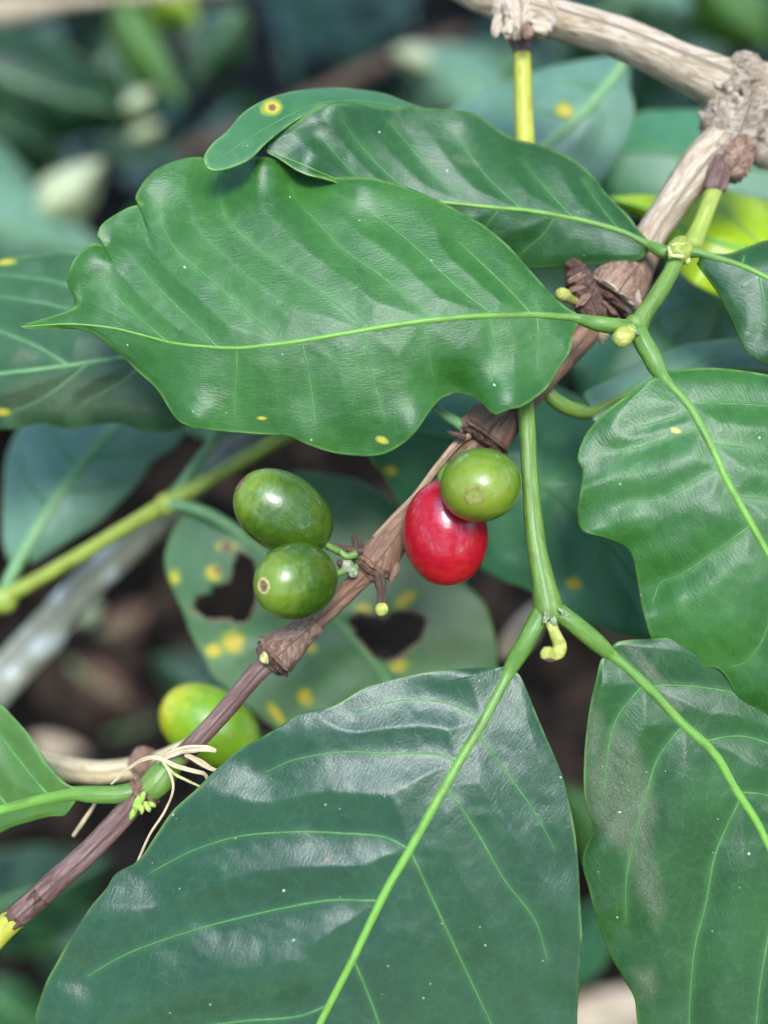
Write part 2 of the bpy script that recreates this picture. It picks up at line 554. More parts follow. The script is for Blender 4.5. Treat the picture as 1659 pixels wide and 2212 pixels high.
M_bark_gnarl = bark_material('bark_gnarled', (0.38, 0.27, 0.16), (0.64, 0.52, 0.37), (0.08, 0.045, 0.03), seed=14, streak=4, lichen=0.25, bumpd=0.0009)
M_bark_moss = bark_material('bark_mossy', (0.22, 0.22, 0.14), (0.42, 0.43, 0.33), (0.10, 0.11, 0.06), seed=17, lichen=1.0, lsc=0.13, streak=3)
M_scale = bark_material('scale_dark', (0.085, 0.05, 0.035), (0.16, 0.09, 0.06), (0.03, 0.02, 0.02), seed=20, streak=3)
M_straw = bark_material('straw', (0.52, 0.40, 0.20), (0.74, 0.62, 0.38), (0.36, 0.25, 0.12), seed=22, bumpd=0.0002, rough=0.6)
M_lit_side = bark_material('lit_side_tan', (0.36, 0.22, 0.12), (0.52, 0.36, 0.22), (0.17, 0.09, 0.05), seed=24)  # tan for the twig's lit side, painted as a strip
M_tipwhite = plain_material('bud_pale', (0.34, 0.34, 0.10), (0.60, 0.56, 0.26), 900, 0.5)
M_bud = plain_material('bud_yellow', (0.30, 0.33, 0.05), (0.52, 0.52, 0.14), 900, 0.4)
M_budgreen = plain_material('bud_green', (0.20, 0.36, 0.03), (0.42, 0.55, 0.12), 700, 0.4)
M_scar = plain_material('scar_brown', (0.12, 0.07, 0.045), (0.25, 0.15, 0.09), 1200, 0.8)
M_scar_g = plain_material('scar_olive', (0.17, 0.17, 0.035), (0.27, 0.25, 0.06), 1200, 0.6)
M_scar_tan = plain_material('scar_tan', (0.40, 0.30, 0.10), (0.52, 0.42, 0.18), 1200, 0.7)
M_nodewhite = plain_material('node_crust', (0.13, 0.19, 0.07), (0.40, 0.41, 0.28), 1500, 0.8)

# ------------------------------------------------------------------ leaf builder


def leaf(name, parent, mid, e0, e1, dm, d0, d1, mat, veins=(), vr=3.0, mr=(9, 3), petiole=(), pmat=None, vmat=None, smat=None,
         quilt=0.6, qw=34.0, ripple=(0.0, 0.0), rfreq=9.0, step=6.0, holes=(), spots=(), brown=(), stains=(), seed=0,
         label=None, thick=0.00026, pw=1.5, edgew=6.0, proj=0.5, extra=None, midname='midrib'):
    """mid: centre line base->tip; e0 / e1: the two margins base->tip (grid units).
    dm / d0 / d1: distances (mm), evenly spread base->tip, of the centre line and of the margins."""
    Lm = np.linalg.norm(np.diff(np.asarray(mid, float), axis=0), axis=1).sum()
    n = max(16, int(Lm / step))
    t = np.linspace(0, 1, n)
    Ms = spline(mid, n)

    def margin(e):
        E = spline(e, n * 6)
        s = np.linspace(0, 1, len(E))
        dd = ((E[:, None] - Ms[None]) ** 2).sum(-1)
        pr = t[dd.argmin(1)]
        pr = (1 - proj) * s + proj * pr
        pr = np.maximum.accumulate(pr) + np.arange(len(pr)) * 1e-7
        # light smoothing keeps the rows from bunching up
        k = np.ones(31) / 31
        pad = np.r_[np.full(15, pr[0]), pr, np.full(15, pr[-1])]
        pr = np.convolve(pad, k, 'valid')
        pr = (pr - pr[0]) / (pr[-1] - pr[0])
        return np.stack([np.interp(t, pr, E[:, 0]), np.interp(t, pr, E[:, 1])], 1)
    A, B = margin(e0), margin(e1)
    wmax = max(np.linalg.norm(A - Ms, axis=1).max(), np.linalg.norm(B - Ms, axis=1).max())
    m = max(6, int(wmax / step))
    s = np.linspace(0, 1, m + 1)
    ev = lambda c: np.interp(t, np.linspace(0, 1, len(c)), c)

    def smooth(c):
        if len(c) < 3:
            return ev(c)
        return spline(np.stack([np.linspace(0, 1000, len(c)), np.asarray(c, float)], 1), n)[:, 1]
    DM, DA, DB = smooth(dm), smooth(d0), smooth(d1)
    def soft(E):
        h = max(2, int(n * 0.055))
        k = np.hanning(2 * h + 3)[1:-1]; k /= k.sum()
        out = np.empty_like(E)
        for c in (0, 1):
            pad = np.r_[2 * E[0, c] - E[h:0:-1, c], E[:, c], 2 * E[-1, c] - E[-2:-h - 2:-1, c]]
            out[:, c] = np.convolve(pad, k, 'valid')
        f = np.clip(np.minimum(t, 1 - t) / 0.06, 0, 1)[:, None]
        return out * f + E * (1 - f)
    As, Bs = soft(A), soft(B)
    colsA = [(A, DA, q, 0) for q in s[::-1]]
    colsB = [(B, DB, q, 1) for q in s[1:]]
    XY = np.empty((n, 2 * m + 1, 2)); D = np.empty((n, 2 * m + 1)); S = np.empty(2 * m + 1)
    for j, (E, DE, q, side) in enumerate(colsA + colsB):
        Es = Bs if side else As
        XY[:, j] = Ms * (1 - q) + Es * q + (E - Es) * q ** 5
        rp = ripple[side]
        D[:, j] = DM + (DE - DM) * q ** pw
        if rp:
            ph = seed * 1.7 + side * 2.1
            w = np.sin(t * math.pi * rfreq + ph) + 0.5 * np.sin(t * math.pi * rfreq * 1.83 + ph * 2)
            D[:, j] += rp * w * q ** 3 * np.sin(t * math.pi) ** 0.5
        S[j] = q if side else -q
    Q = XY.reshape(-1, 2)
    Df = D.reshape(-1).copy()
    nv = Q.shape[0]
    dist = np.full(nv, 1e9)
    vps = [spline(v, max(6, int(np.linalg.norm(np.diff(np.asarray(v, float), axis=0), axis=1).sum() / 14))) for v in veins]
    for v in vps:
        np.minimum(dist, seg_dist(Q, v), out=dist)
    md = seg_dist(Q, Ms[::4])
    dall = np.minimum(dist, md)
    edgefade = np.clip((1 - np.abs(np.tile(S, n))) * 4, 0, 1) ** 0.7
    if len(vps):
        qq = quilt if not isinstance(quilt, tuple) else np.where(np.tile(S, n) < 0, quilt[0], quilt[1])
        Df -= qq * (1 - np.exp(-(dall / qw) ** 2)) * (0.35 + 0.65 * edgefade)
    qn = np.stack([Q[:, 0] / 70, Q[:, 1] / 70, np.full(nv, seed * 5.3)], 1)
    Df += 0.16 * vnoise(qn, seed) + 0.06 * vnoise(qn * 3.1, seed + 3)
    if extra is not None:
        Df += extra(Q, np.repeat(t, 2 * m + 1), np.tile(S, n))
    V = pt(Q[:, 0], Q[:, 1], Df)
    F = grid_faces(n, 2 * m + 1)
    # marks
    ed = np.minimum(seg_dist(Q, A[::3]), seg_dist(Q, B[::3]))
    backlit_edge = np.clip(1 - ed / edgew, 0, 1)
    spot = np.zeros(nv); brn = np.zeros(nv); stn = np.zeros(nv)
    for (x, y, rx, *rest) in spots:
        ry = rest[0] if rest else rx
        an = math.radians(rest[1]) if len(rest) > 1 else 0
        dx, dy = Q[:, 0] - x, Q[:, 1] - y
        u = (dx * math.cos(an) + dy * math.sin(an)) / rx; w = (-dx * math.sin(an) + dy * math.cos(an)) / ry
        spot = np.maximum(spot, np.clip(1.15 - np.hypot(u, w), 0, 1))
    for (x, y, r) in brown:
        brn = np.maximum(brn, np.clip(1.5 - np.hypot(Q[:, 0] - x, Q[:, 1] - y) / r, 0, 1))
    for poly, soft, amt in stains:
        ins = inside(Q, poly)
        dd = seg_dist(Q, np.vstack([np.asarray(poly, float), np.asarray(poly[0], float)]))
        stn = np.maximum(stn, amt * np.where(ins, np.clip(0.5 + dd / soft, 0, 1), np.clip(0.5 - dd / soft, 0, 1)))
    if holes:
        fc = Q[F].mean(1)
        fc = fc + 5.0 * np.column_stack([vnoise(np.column_stack([fc / 14, fc[:, 0] * 0]), 5), vnoise(np.column_stack([fc / 14, fc[:, 0] * 0 + 4]), 6)])
        keep = np.ones(len(F), bool)
        for h in holes:
            hp = spline(np.vstack([np.asarray(h, float), np.asarray(h[0], float)]), 80)
            keep &= ~inside(fc, hp)
            dd = seg_dist(Q, hp)
            brn = np.maximum(brn, np.clip(0.82 - dd / (12 + 7 * vnoise(np.column_stack([Q / 16, Q[:, 0] * 0]), 3)), 0, 1))
        F = F[keep]
        used = np.unique(F); remap = np.full(nv, -1); remap[used] = np.arange(len(used))
        F = remap[F]
    else:
        used = np.arange(nv)
    g = px(float(np.mean(dm))) * 1000
    # uv in mm, straightened along the leaf
    Lc = np.r_[0, np.cumsum(np.linalg.norm(np.diff(Ms, axis=0), axis=1))]
    wv = np.concatenate([-np.linalg.norm(A - Ms, axis=1)[:, None] * s[::-1][None], np.linalg.norm(B - Ms, axis=1)[:, None] * s[1:][None]], 1)
    uv = np.stack([np.repeat(Lc, 2 * m + 1), wv.reshape(-1)], 1) * g + seed * 13.7
    att = {'edge': backlit_edge[used], 'spot': spot[used], 'brown': brn[used], 'stain': stn[used], 'veindist': np.clip(dist[used] / 16, 0, 1)}
    me = mesh(name, V[used], F[:, ::-1], attrs=att, uv=uv[used])
    ob = link(name, me, mat, parent)
    if thick:
        so = ob.modifiers.new('thickness', 'SOLIDIFY'); so.thickness = thick; so.offset = 0.0
    if label:
        ob['label'] = label

    def depth_at(P):
        out = []
        for p in P:
            d2 = ((Q - p) ** 2).sum(1)
            k = np.argpartition(d2, 4)[:4]
            w = 1 / (d2[k] + 1.0)
            out.append((Df[k] * w).sum() / w.sum())
        return np.array(out)
    # midrib with the petiole as one tapering tube
    host = ob
    rr = np.linspace(mr[0], mr[1], n)
    cen = Ms[::3] if n > 12 else Ms
    if (len(Ms) - 1) % 3:
        cen = np.vstack([cen, Ms[-1]])
    r3 = np.interp(np.linspace(0, 1, len(cen)), np.linspace(0, 1, n), rr)
    dep = depth_at(cen) + r3 * g * 0.40 - thick * 400
    pts = np.column_stack([cen, dep, r3])
    if len(petiole):
        pe = np.array(petiole, float)
        k_ = np.linspace(0, 1, len(pe)) ** 1.5
        pe[:, 2] += (dep[0] - pe[-1, 2]) * k_
        pe[-1, 3] = 0.5 * (pe[-1, 3] + mr[0])
        pts = np.vstack([pe, pts[2:]])
    tube(midname, pts, pmat or (M_pet if len(petiole) else M_vein), host, seg=12, step=max(step, 6))
    for k, v in enumerate(vps):
        dv = depth_at(v)
        r = np.linspace(vr, vr * 0.4, len(v))
        tube('side_vein', np.column_stack([v, dv + r * g * 0.45 - thick * 480, r]), smat or M_vein_side, host, seg=8, step=10, cap=False)
    return ob


def outline(base, tip, w, bend=0.0, asym=0.0, peak=0.45, n=14, sharp=1.0):
    """margins and centre line of a plain elliptic leaf"""
    b, t_ = np.asarray(base, float), np.asarray(tip, float)
    ax = t_ - b; L = np.linalg.norm(ax); ax /= L
    nr = np.array([-ax[1], ax[0]])
    u = np.linspace(0, 1, n)
    c = b + ax * (u * L)[:, None] + nr * (bend * L * np.sin(u * math.pi))[:, None]
    p = np.log(0.5) / np.log(peak)
    prof = np.sin(math.pi * u ** p) ** 0.8 * (1 - 0.25 * u ** 3 * sharp)
    prof[0] = prof[-1] = 0.02
    return c, c + nr * (w * (1 + asym) * prof)[:, None], c - nr * (w * (1 - asym) * prof)[:, None]


def auto_veins(c, e0, e1, k=6, sweep=0.16, reach=0.82, start=0.08, end=0.86):
    n = len(c)
    vs = []
    u = np.linspace(0, 1, n)
    at = lambda arr, q: np.array([np.interp(q, u, arr[:, 0]), np.interp(q, u, arr[:, 1])])
    for side, e in ((0, e0), (1, e1)):
        for i in range(k):
            q = start + (end - start) * (i + 0.4 * side) / k
            p0 = at(c, q)
            pts = [p0]
            for f in (0.35, 0.65, 1.0):
                q2 = min(1, q + sweep * f * (0.7 + 0.3 * f))
                pts.append(at(c, q2) * (1 - reach * f) + at(e, q2) * reach * f)
            vs.append(pts)
    return vs


def bg_leaf(name, parent, base, tip, w, d, mat, droop=6.0, fold=3.0, bend=0.05, seed=0, veins=5, vmat=None, step=9.0, label=None, mr=None, **kw):
    c, e0, e1 = outline(base, tip, w, bend, asym=0.06)
    d_b, d_t = d if isinstance(d, (tuple, list)) else (d, d + droop)
    dm = [d_b, (d_b + d_t) / 2 - droop * 0.25, d_t]
    de = [x + fold for x in dm]
    v = auto_veins(c, e0, e1, veins) if veins else ()
    return leaf(name, parent, c, e0, e1, dm, de, [x + fold * 0.6 for x in dm], mat, veins=v, vr=w * 0.014 + 0.8, mr=mr or (w * 0.055, w * 0.012),
                pmat=vmat or M_vein_pale, smat=M_vein_dim, quilt=1.0, qw=max(12, w * 0.16), ripple=(w * 0.010, w * 0.010), seed=seed,
                step=step, label=label, **kw)


# ================================================================== SETTING
def ground_material():
    t = NT('soil')
    o = t.obj(1.0)
    n = t.noise(o, 14.0, 8, 0.65)
    n2 = t.noise(o, 90.0, 5, 0.7)
    col = t.mix(t.ramp(n, (0.35, 0.65)), (0.004, 0.0035, 0.0025), (0.014, 0.010, 0.007))
    col = t.mix(t.math('MULTIPLY', t.ramp(n2, (0.5, 0.7)), 0.6), col, (0.026, 0.018, 0.012))
    p = t.principled(col, 0.95, t.bump(t.math('ADD', n, n2), 1.0, 0.006), 0.06)
    return t.done(p.outputs[0])


gx = np.linspace(-1, 1, 161)
gx = np.sign(gx) * (np.abs(gx) ** 3.0) * 60
gX, gY = np.meshgrid(gx, gx + 0.6, indexing='ij')
gZ = 0.018 * vnoise(np.stack([gX * 9, gY * 9, gX * 0], -1), 3) + 0.008 * vnoise(np.stack([gX * 31, gY * 31, gX * 0], -1), 4)
gme = mesh('ground', np.stack([gX, gY, gZ], -1).reshape(-1, 3), grid_faces(161, 161))
ground = link('ground', gme, ground_material())
ground['kind'] = 'structure'


def cloud_leaves(name, mat, n, place, lmin, lmax, kind='stuff', flatness=0.4, seed=0, wid=0.22):
    """many small folded leaves as one mesh (only for what nobody could count)"""
    r = np.random.default_rng(seed)
    Vs, Fs, uvs = [], [], []
    U = np.array([0, .18, .42, .7, 1.0]); W = np.array([0.04, .75, 1.0, .66, .02])
    for i in range(n):
        c, up = place(r)
        L = r.uniform(lmin, lmax)
        a = r.uniform(0, 2 * math.pi)
        nn = np.array(up) + r.normal(0, flatness, 3); nn /= np.linalg.norm(nn)
        ax = np.array([math.cos(a), math.sin(a), 0]); ax -= nn * ax.dot(nn); ax /= np.linalg.norm(ax)
        sd = np.cross(nn, ax)
        curl = r.uniform(-0.25, 0.1)
        k = len(Vs) * 15
        rows = []
        for u, w in zip(U, W):
            p = c + ax * L * (u - .5) + nn * L * curl * (u - .4) ** 2 * 2
            hw = L * wid * w
            rows += [p - sd * hw + nn * hw * .28, p, p + sd * hw + nn * hw * .28]
        Vs.append(rows)
        Fs.append(grid_faces(5, 3) + k)
        uvs.append(np.stack([np.repeat(U, 3) * L * 1000, np.tile([-1, 0, 1], 5) * L * wid * 1000], 1) + i * 3.3)
    me = mesh(name, np.concatenate(Vs), np.concatenate(Fs), uv=np.concatenate(uvs))
    o = link(name, me, mat)
    o['kind'] = kind
    return o


def dead_material(name, a, b):
    t = NT(name)
    uv = t.uv()
    col = t.mix(t.ramp(t.noise(uv, 0.06, 4, 0.6), (0.35, 0.65)), a, b)
    p = t.principled(col, 0.85, t.bump(t.noise(uv, 0.5, 4), 0.6, 0.001), 0.10)
    return t.done(p.outputs[0])


M_dead = dead_material('leaf_dead', (0.008, 0.006, 0.004), (0.036, 0.022, 0.013))
M_dead_red = dead_material('leaf_dead_red', (0.045, 0.022, 0.015), (0.12, 0.06, 0.04))
M_dead_tan = dead_material('leaf_dead_tan', (0.34, 0.24, 0.15), (0.55, 0.40, 0.27))


def litter_place(r):
    return np.array([r.uniform(-0.9, 0.9), r.uniform(0.05, 2.2), r.uniform(0.012, 0.035)]), (0, 0, 1)


litter = cloud_leaves('leaf_litter', M_dead, 1500, litter_place, 0.03, 0.09, flatness=0.3, seed=2)


def under_place(r):
    y = r.uniform(0.75, 3.6)
    x = r.uniform(-1.0, 1.0) * (0.35 + 0.5 * y)
    z = r.uniform(0.03, 0.06 + 0.24 * max(0.0, y - 0.65))
    return np.array([x, y, z]), (0, -0.25, 1)


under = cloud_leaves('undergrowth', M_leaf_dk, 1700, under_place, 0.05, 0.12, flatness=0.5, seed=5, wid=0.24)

# unseen foliage ring added to darken reflections, with a sky gap for leaf sheen
HEART = np.array([0.0, 0.13, 0.44])
GAP_EL, GAP_AZ, GAP = math.radians(72), math.radians(186), math.radians(29)
gap_dir = np.array([math.sin(GAP_AZ) * math.cos(GAP_EL), math.cos(GAP_AZ) * math.cos(GAP_EL), math.sin(GAP_EL)])


def added_canopy_place(r):
    while True:
        az, sz = r.uniform(0, 2 * math.pi), r.uniform(0.0, 1.0)
        cz = math.sqrt(1 - sz * sz)
        u = np.array([math.sin(az) * cz, math.cos(az) * cz, sz])
        ang = math.acos(np.clip(u @ gap_dir, -1, 1))
        if ang < GAP * r.uniform(0.75, 1.15):
            continue
        p = HEART + u * r.uniform(0.75, 1.5)
        v = p - CP
        z = v @ FWD
        if p[2] < 0.25 or (z > 0 and abs(v @ RIGHT) < 0.46 * z + 0.05 and abs(v @ UP) < 0.56 * z + 0.05):
            continue
        return p, tuple(-u * 0.6 + np.array([0, 0, 0.8]))


added_canopy = cloud_leaves('added_foliage_screen', M_leaf_dk, 4200, added_canopy_place, 0.08, 0.16, flatness=0.5, seed=9, wid=0.26)

# ================================================================== MAIN BRANCH
branch = empty('coffee_branch', 1590, 230, 14, 'pale woody coffee branch turning at a gnarled node and tapering into a brown fruiting twig', 'branch')
tube('branch_wood', [(860, -95, 20, 30), (960, -50, 19, 34), (1040, -12, 18, 38), (1110, 8, 17, 44), (1170, 32, 17, 40), (1260, 60, 16, 40), (1350, 88, 15, 41),
                     (1440, 128, 14, 44), (1520, 165, 14, 52), (1590, 200, 14, 62)], M_bark, branch, seg=28, step=4, rough=0.05, rs=5, ridge=0.07, seed=1)
tube('branch_wood', [(1560, 190, 14, 50), (1620, 190, 15, 56), (1700, 205, 17, 58), (1820, 230, 20, 55)], M_bark, branch, seg=28, step=4, rough=0.06, rs=5, ridge=0.06, seed=2)
tube('branch_wood', [(1590, 200, 14, 60), (1586, 260, 13, 62), (1560, 310, 12, 52), (1510, 362, 11, 42), (1470, 415, 10, 38), (1425, 480, 10, 34), (1395, 530, 9, 34),
                     (1360, 590, 8, 46), (1335, 640, 7, 54), (1318, 664, 7, 44)], M_bark, branch, seg=28, step=4, rough=0.06, rs=5, ridge=0.09, seed=3)
tube('twig', [(1320, 650, 7, 34), (1290, 690, 6, 30), (1245, 745, 5, 28), (1190, 800, 4, 30), (1130, 855, 3, 40), (1068, 915, 2, 56), (1046, 944, 2, 50), (1030, 962, 2, 34),
              (985, 1012, 1.5, 27), (930, 1085, 1, 27), (880, 1130, 1, 34), (830, 1190, 1, 36), (806, 1224, 1, 38), (792, 1240, 1, 33)],
     M_bark_br, branch, seg=26, step=4, rough=0.04, rs=4, ridge=0.05, seed=4)
tube('twig', [(800, 1226, 1, 26), (760, 1268, 1, 22), (715, 1312, 1, 21), (675, 1347, 1, 23), (630, 1385, 1, 34), (598, 1412, 1, 42), (580, 1430, 1, 36)],
     M_bark_br, branch, seg=26, step=4, rough=0.04, rs=4, ridge=0.05, seed=6)
tube('twig', [(585, 1424, 1, 23), (550, 1458, 0, 22), (490, 1530, 0, 20.5), (430, 1595, -1, 20.5), (385, 1640, -1, 22), (345, 1675, -2, 27), (310, 1712, -2, 30)],
     M_bark_pu, branch, seg=24, step=5, rough=0.03, rs=5, ridge=0.03, seed=7)
tube('twig', [(310, 1705, -2, 26), (268, 1760, -2, 26), (200, 1832, -3, 25.5), (120, 1905, -4, 26), (40, 1976, -5, 27)], M_bark_pu, branch, seg=24, step=5, rough=0.025, rs=6, ridge=0.02, seed=8)
tube('twig_collar', [(92, 1931, -4.4, 26.4), (60, 1959, -4.7, 26.8), (38, 1978, -5, 26.9), (24, 1991, -5.1, 25.5)], M_scale, branch, seg=30, step=2, rough=0.10, rs=2, ridge=.08, seed=15)
tube('green_twig', [(36, 1980, -5, 26.0), (0, 2012, -5.2, 28), (-60, 2075, -6, 30), (-140, 2150, -7, 34)], M_stem_y, branch, seg=20, step=6, rough=0.015, rs=8, seed=9)


def lump_arrays(C, r, axes=(1, 1, 1), dirv=None, rough=0.25, fs=1.3, seed=0, nu=14, nv_=18):
    th = np.linspace(0, math.pi, nu)
    ph = np.linspace(0, 2 * math.pi, nv_, endpoint=False)
    T, Ph = np.meshgrid(th, ph, indexing='ij')
    U = np.stack([np.sin(T) * np.cos(Ph), np.sin(T) * np.sin(Ph), np.cos(T)], -1)
    nz = vnoise(U * fs + seed * 3.7, seed) + 0.5 * vnoise(U * fs * 2.4 + 9, seed + 1)
    V = U * (1 + rough * nz)[..., None] * np.array(axes) * r
    if dirv is not None:
        z = np.asarray(dirv, float); z /= np.linalg.norm(z)
        x = np.cross(z, FWD); x /= np.linalg.norm(x) + 1e-9
        y = np.cross(z, x)
        V = V[..., 0:1] * x + V[..., 1:2] * y + V[..., 2:3] * z
    V = V + C
    uv = np.stack([T * r * 1000, Ph * r * 1000], -1).reshape(-1, 2)
    return V.reshape(-1, 3), grid_faces(nu, nv_, True), uv


def lumps(name, items, mat, parent, rough=0.25):
    """items: (x, y, d, r, (ax, ay, az), (dx, dy, dd))  -> one knobbly mesh"""
    Vs, Fs, Us, k = [], [], [], 0
    for i, (x, y, d, r, axes, dv) in enumerate(items):
        dirv = None
        if dv is not None:
            dirv = dv[0] * RIGHT - dv[1] * UP + dv[2] * FWD
        V, F, uv = lump_arrays(pt(x, y, d), r * px(d), axes, dirv, rough, 1.4, seed=i + int(x))
        Vs.append(V); Fs.append(F + k); Us.append(uv); k += len(V)
    me = mesh(name, np.vstack(Vs), np.vstack(Fs), uv=np.vstack(Us))
    return link(name, me, mat, parent)


# gnarled node: corky knot with torn scales
def knot(name, pts, mat, parent, seg=84, step=1.6, amp=0.30, fs=2.2, seed=0):
    """tube whose surface breaks up into ridges and pits"""
    P = np.asarray(pts, float)
    n = int(np.linalg.norm(np.diff(P[:, :2], axis=0), axis=1).sum() / step) + 4
    S = spline(P, n)
    C = pt(S[:, 0], S[:, 1], S[:, 2]); R = S[:, 3] * K * (FOCUS + S[:, 2] / 1000)
    V, F, uv, al = tube_arrays(C, R, seg)
    cen = np.vstack([np.repeat(C, seg, 0), C[0], C[-1]])
    q = V * 1000 / fs * np.array([1, 1, 1])
    w = np.stack([vnoise(q * .7 + 11, seed + 8), vnoise(q * .7 + 23, seed + 9), vnoise(q * .7 + 37, seed + 10)], -1) * .5
    r1 = 1 - np.abs(vnoise(q + w, seed)) * 2
    r2 = 1 - np.abs(vnoise(q * 2.3 + w, seed + 1)) * 2
    r3 = vnoise(q * 4.7, seed + 2)
    k = 1 + amp * (0.55 * vnoise(q * .45, seed + 4) + 0.5 * r1 + 0.28 * r2 + 0.15 * r3)
    V = cen + (V - cen) * k[:, None]
    return link(name, mesh(name, V, F, uv=uv, attrs={'along': al}), mat, parent)


knot('node', [(1575, 165, 14, 48), (1598, 196, 13.5, 60), (1592, 250, 13, 64), (1578, 300, 12, 55), (1556, 335, 11, 44), (1540, 352, 10.5, 36)], M_bark_gnarl, branch, amp=.34, fs=1.7, seed=3)
knot('node', [(1598, 150, 12, 28), (1612, 132, 11.5, 26), (1622, 118, 11, 15)], M_bark_gnarl, branch, amp=.35, fs=1.2, seed=5)
knot('node', [(1630, 270, 15, 40), (1648, 300, 14, 44), (1650, 330, 13.5, 34), (1640, 348, 13, 20)], M_bark_gnarl, branch, amp=.40, fs=1.2, seed=7)
knot('node', [(1596, 320, 10, 34), (1590, 350, 8.5, 30), (1574, 372, 8, 28)], M_bark_node, branch, amp=.35, fs=1.1, seed=9)
rg = np.random.default_rng(11)
for i in range(46):
    q = rg.uniform(0, 1)
    cx = np.interp(q, [0, .4, 1], [1602, 1586, 1548]); cy = np.interp(q, [0, .4, 1], [170, 250, 350])
    w = np.interp(q, [0, .5, 1], [60, 62, 40])
    o_ = rg.uniform(-1, 1.1)
    x, y = cx + o_ * w, cy + rg.uniform(-12, 12) + o_ * 12
    d = 13.2 - math.sqrt(max(0.0, 1 - min(1, abs(o_)) ** 2)) * w * px() * 1000 * 0.98
    lumps('bark_scale', [(x, y, d, rg.uniform(6, 13), (.55, .40, 1.5), (rg.normal(.6, .5), 1, rg.normal(0, .5)))],
          [M_bark_gnarl, M_bark, M_bark_node, M_scale][i % 4], branch, 0.45)

# node on the upper branch where the yellow shoot leaves
knot('node', [(1080, 14, 14, 34), (1112, 22, 13, 44), (1150, 34, 13, 46), (1185, 44, 14, 38)], M_bark, branch, amp=.18, fs=2.2, seed=12)
knot('node', [(1116, 26, 12, 38), (1120, 50, 11.5, 36), (1122, 66, 11.5, 30), (1123, 76, 12, 20)], M_bark, branch, amp=.30, fs=1.4, seed=14)
for (x, y, d, r, dv, m_) in [(1074, 50, 9.5, 14, (-.3, 1, 0), M_bark), (1098, 62, 8.5, 14, (-.1, 1, 0), M_bark), (1166, 58, 9.5, 17, (.9, .35, 0), M_bark), (1112, 2, 11.5, 17, (1, .1, 0), M_nodewhite), (1138, 66, 9, 13, (.3, 1, 0), M_bark_node)]:
    lumps('bark_scale', [(x, y, d, r, (.9, .45, 1.5), dv)], m_, branch, 0.45)

# flared node with torn scales half hidden behind the big leaf
def rim(x, y, d, r, ang, mat, parent=branch, h=8.0, amp=.16, seed=0, sq=1.0, name='node_rim'):
    """torn collar where a growth section ends; ang: direction the twig runs (degrees, right = 0, down = 90)"""
    ux, uy = math.cos(math.radians(ang)), math.sin(math.radians(ang))
    return knot(name, [(x - ux * h, y - uy * h, d, r * .86), (x - ux * h * .4, y - uy * h * .4, d, r * 1.0), (x, y, d, r * 1.07), (x + ux * h * .5, y + uy * h * .5, d, r * .98), (x + ux * h, y + uy * h, d, r * .6)],
                mat, parent, seg=64, step=1.2, amp=amp, fs=.8, seed=seed)


knot('node', [(1396, 545, 9, 30), (1374, 574, 8, 42), (1352, 600, 7, 54), (1332, 626, 6, 60), (1322, 640, 6, 54)], M_bark_node, branch, amp=.10, fs=1.6, seed=16)
rim(1324, 640, 6, 58, 128, M_bark, seed=18, h=7)
rim(1310, 655, 6, 52, 128, M_scale, seed=19, h=9)
rim(1298, 668, 6, 52, 128, M_bark_node, seed=20, h=7)
rim(1282, 684, 6, 40, 128, M_scale, seed=21, h=9, amp=.3)
knot('node', [(1232, 570, 6, 16), (1250, 596, 5, 24), (1262, 630, 4, 26), (1276, 664, 3.5, 26), (1284, 690, 4, 22)], M_scale, branch, amp=.42, fs=1.0, seed=40)
for (x, y, d, r, ax, dv, m_) in [(1246, 600, 2.4, 15, (.5, .35, 1.5), (-.9, .5, 0), M_bark_node), (1250, 622, 2.2, 13, (.5, .35, 1.5), (-.9, .3, 0), M_bark_br), (1262, 648, 1.4, 15, (.5, .35, 1.4), (-.7, .7, 0), M_bark_node), (1378, 644, 3, 18, (.4, .4, 1.4), (.2, 1, 0), M_bark)]:
    lumps('bark_scale', [(x, y, d, r, ax, dv)], m_, branch, 0.45)
tube('bud_stub', [(1252, 656, 4, 9), (1234, 648, 2, 10), (1218, 638, 0, 15), (1211, 635, -1, 14)], M_bud, branch, seg=14, step=3)

# node above the red fruit
knot('node', [(1118, 862, 3, 38), (1090, 890, 2.5, 48), (1066, 916, 2, 56), (1050, 936, 2, 58)], M_bark_br, branch, amp=.06, fs=2.6, seed=22)
rim(1046, 942, 2, 56, 125, M_bark_node, seed=23, h=6)
rim(1038, 952, 2, 50, 125, M_scale, seed=24, h=9, amp=.25)
lumps('bark_scale', [(1010, 914, 0.5, 19, (.8, .5, 1.2), (-.6, 1, 0))], M_bark_node, branch, 0.3)
tube('bud_scale', [(1004, 945, -2, 8), (985, 940, -2.5, 7), (966, 932, -3, 2)], M_scale, branch, seg=10, step=4, rough=0.1, rs=2)
# thin pale strip painting in the lit side of the twig
tube('lit_side_strip', [(1016, 940, -.8, 6), (990, 955, -.8, 8), (950, 1002, -.9, 8), (898, 1070, -.7, 8), (848, 1120, -.5, 7), (808, 1160, -.4, 5)], M_lit_side, branch, seg=10, step=5, rough=0.1, rs=3, flat=0.6)
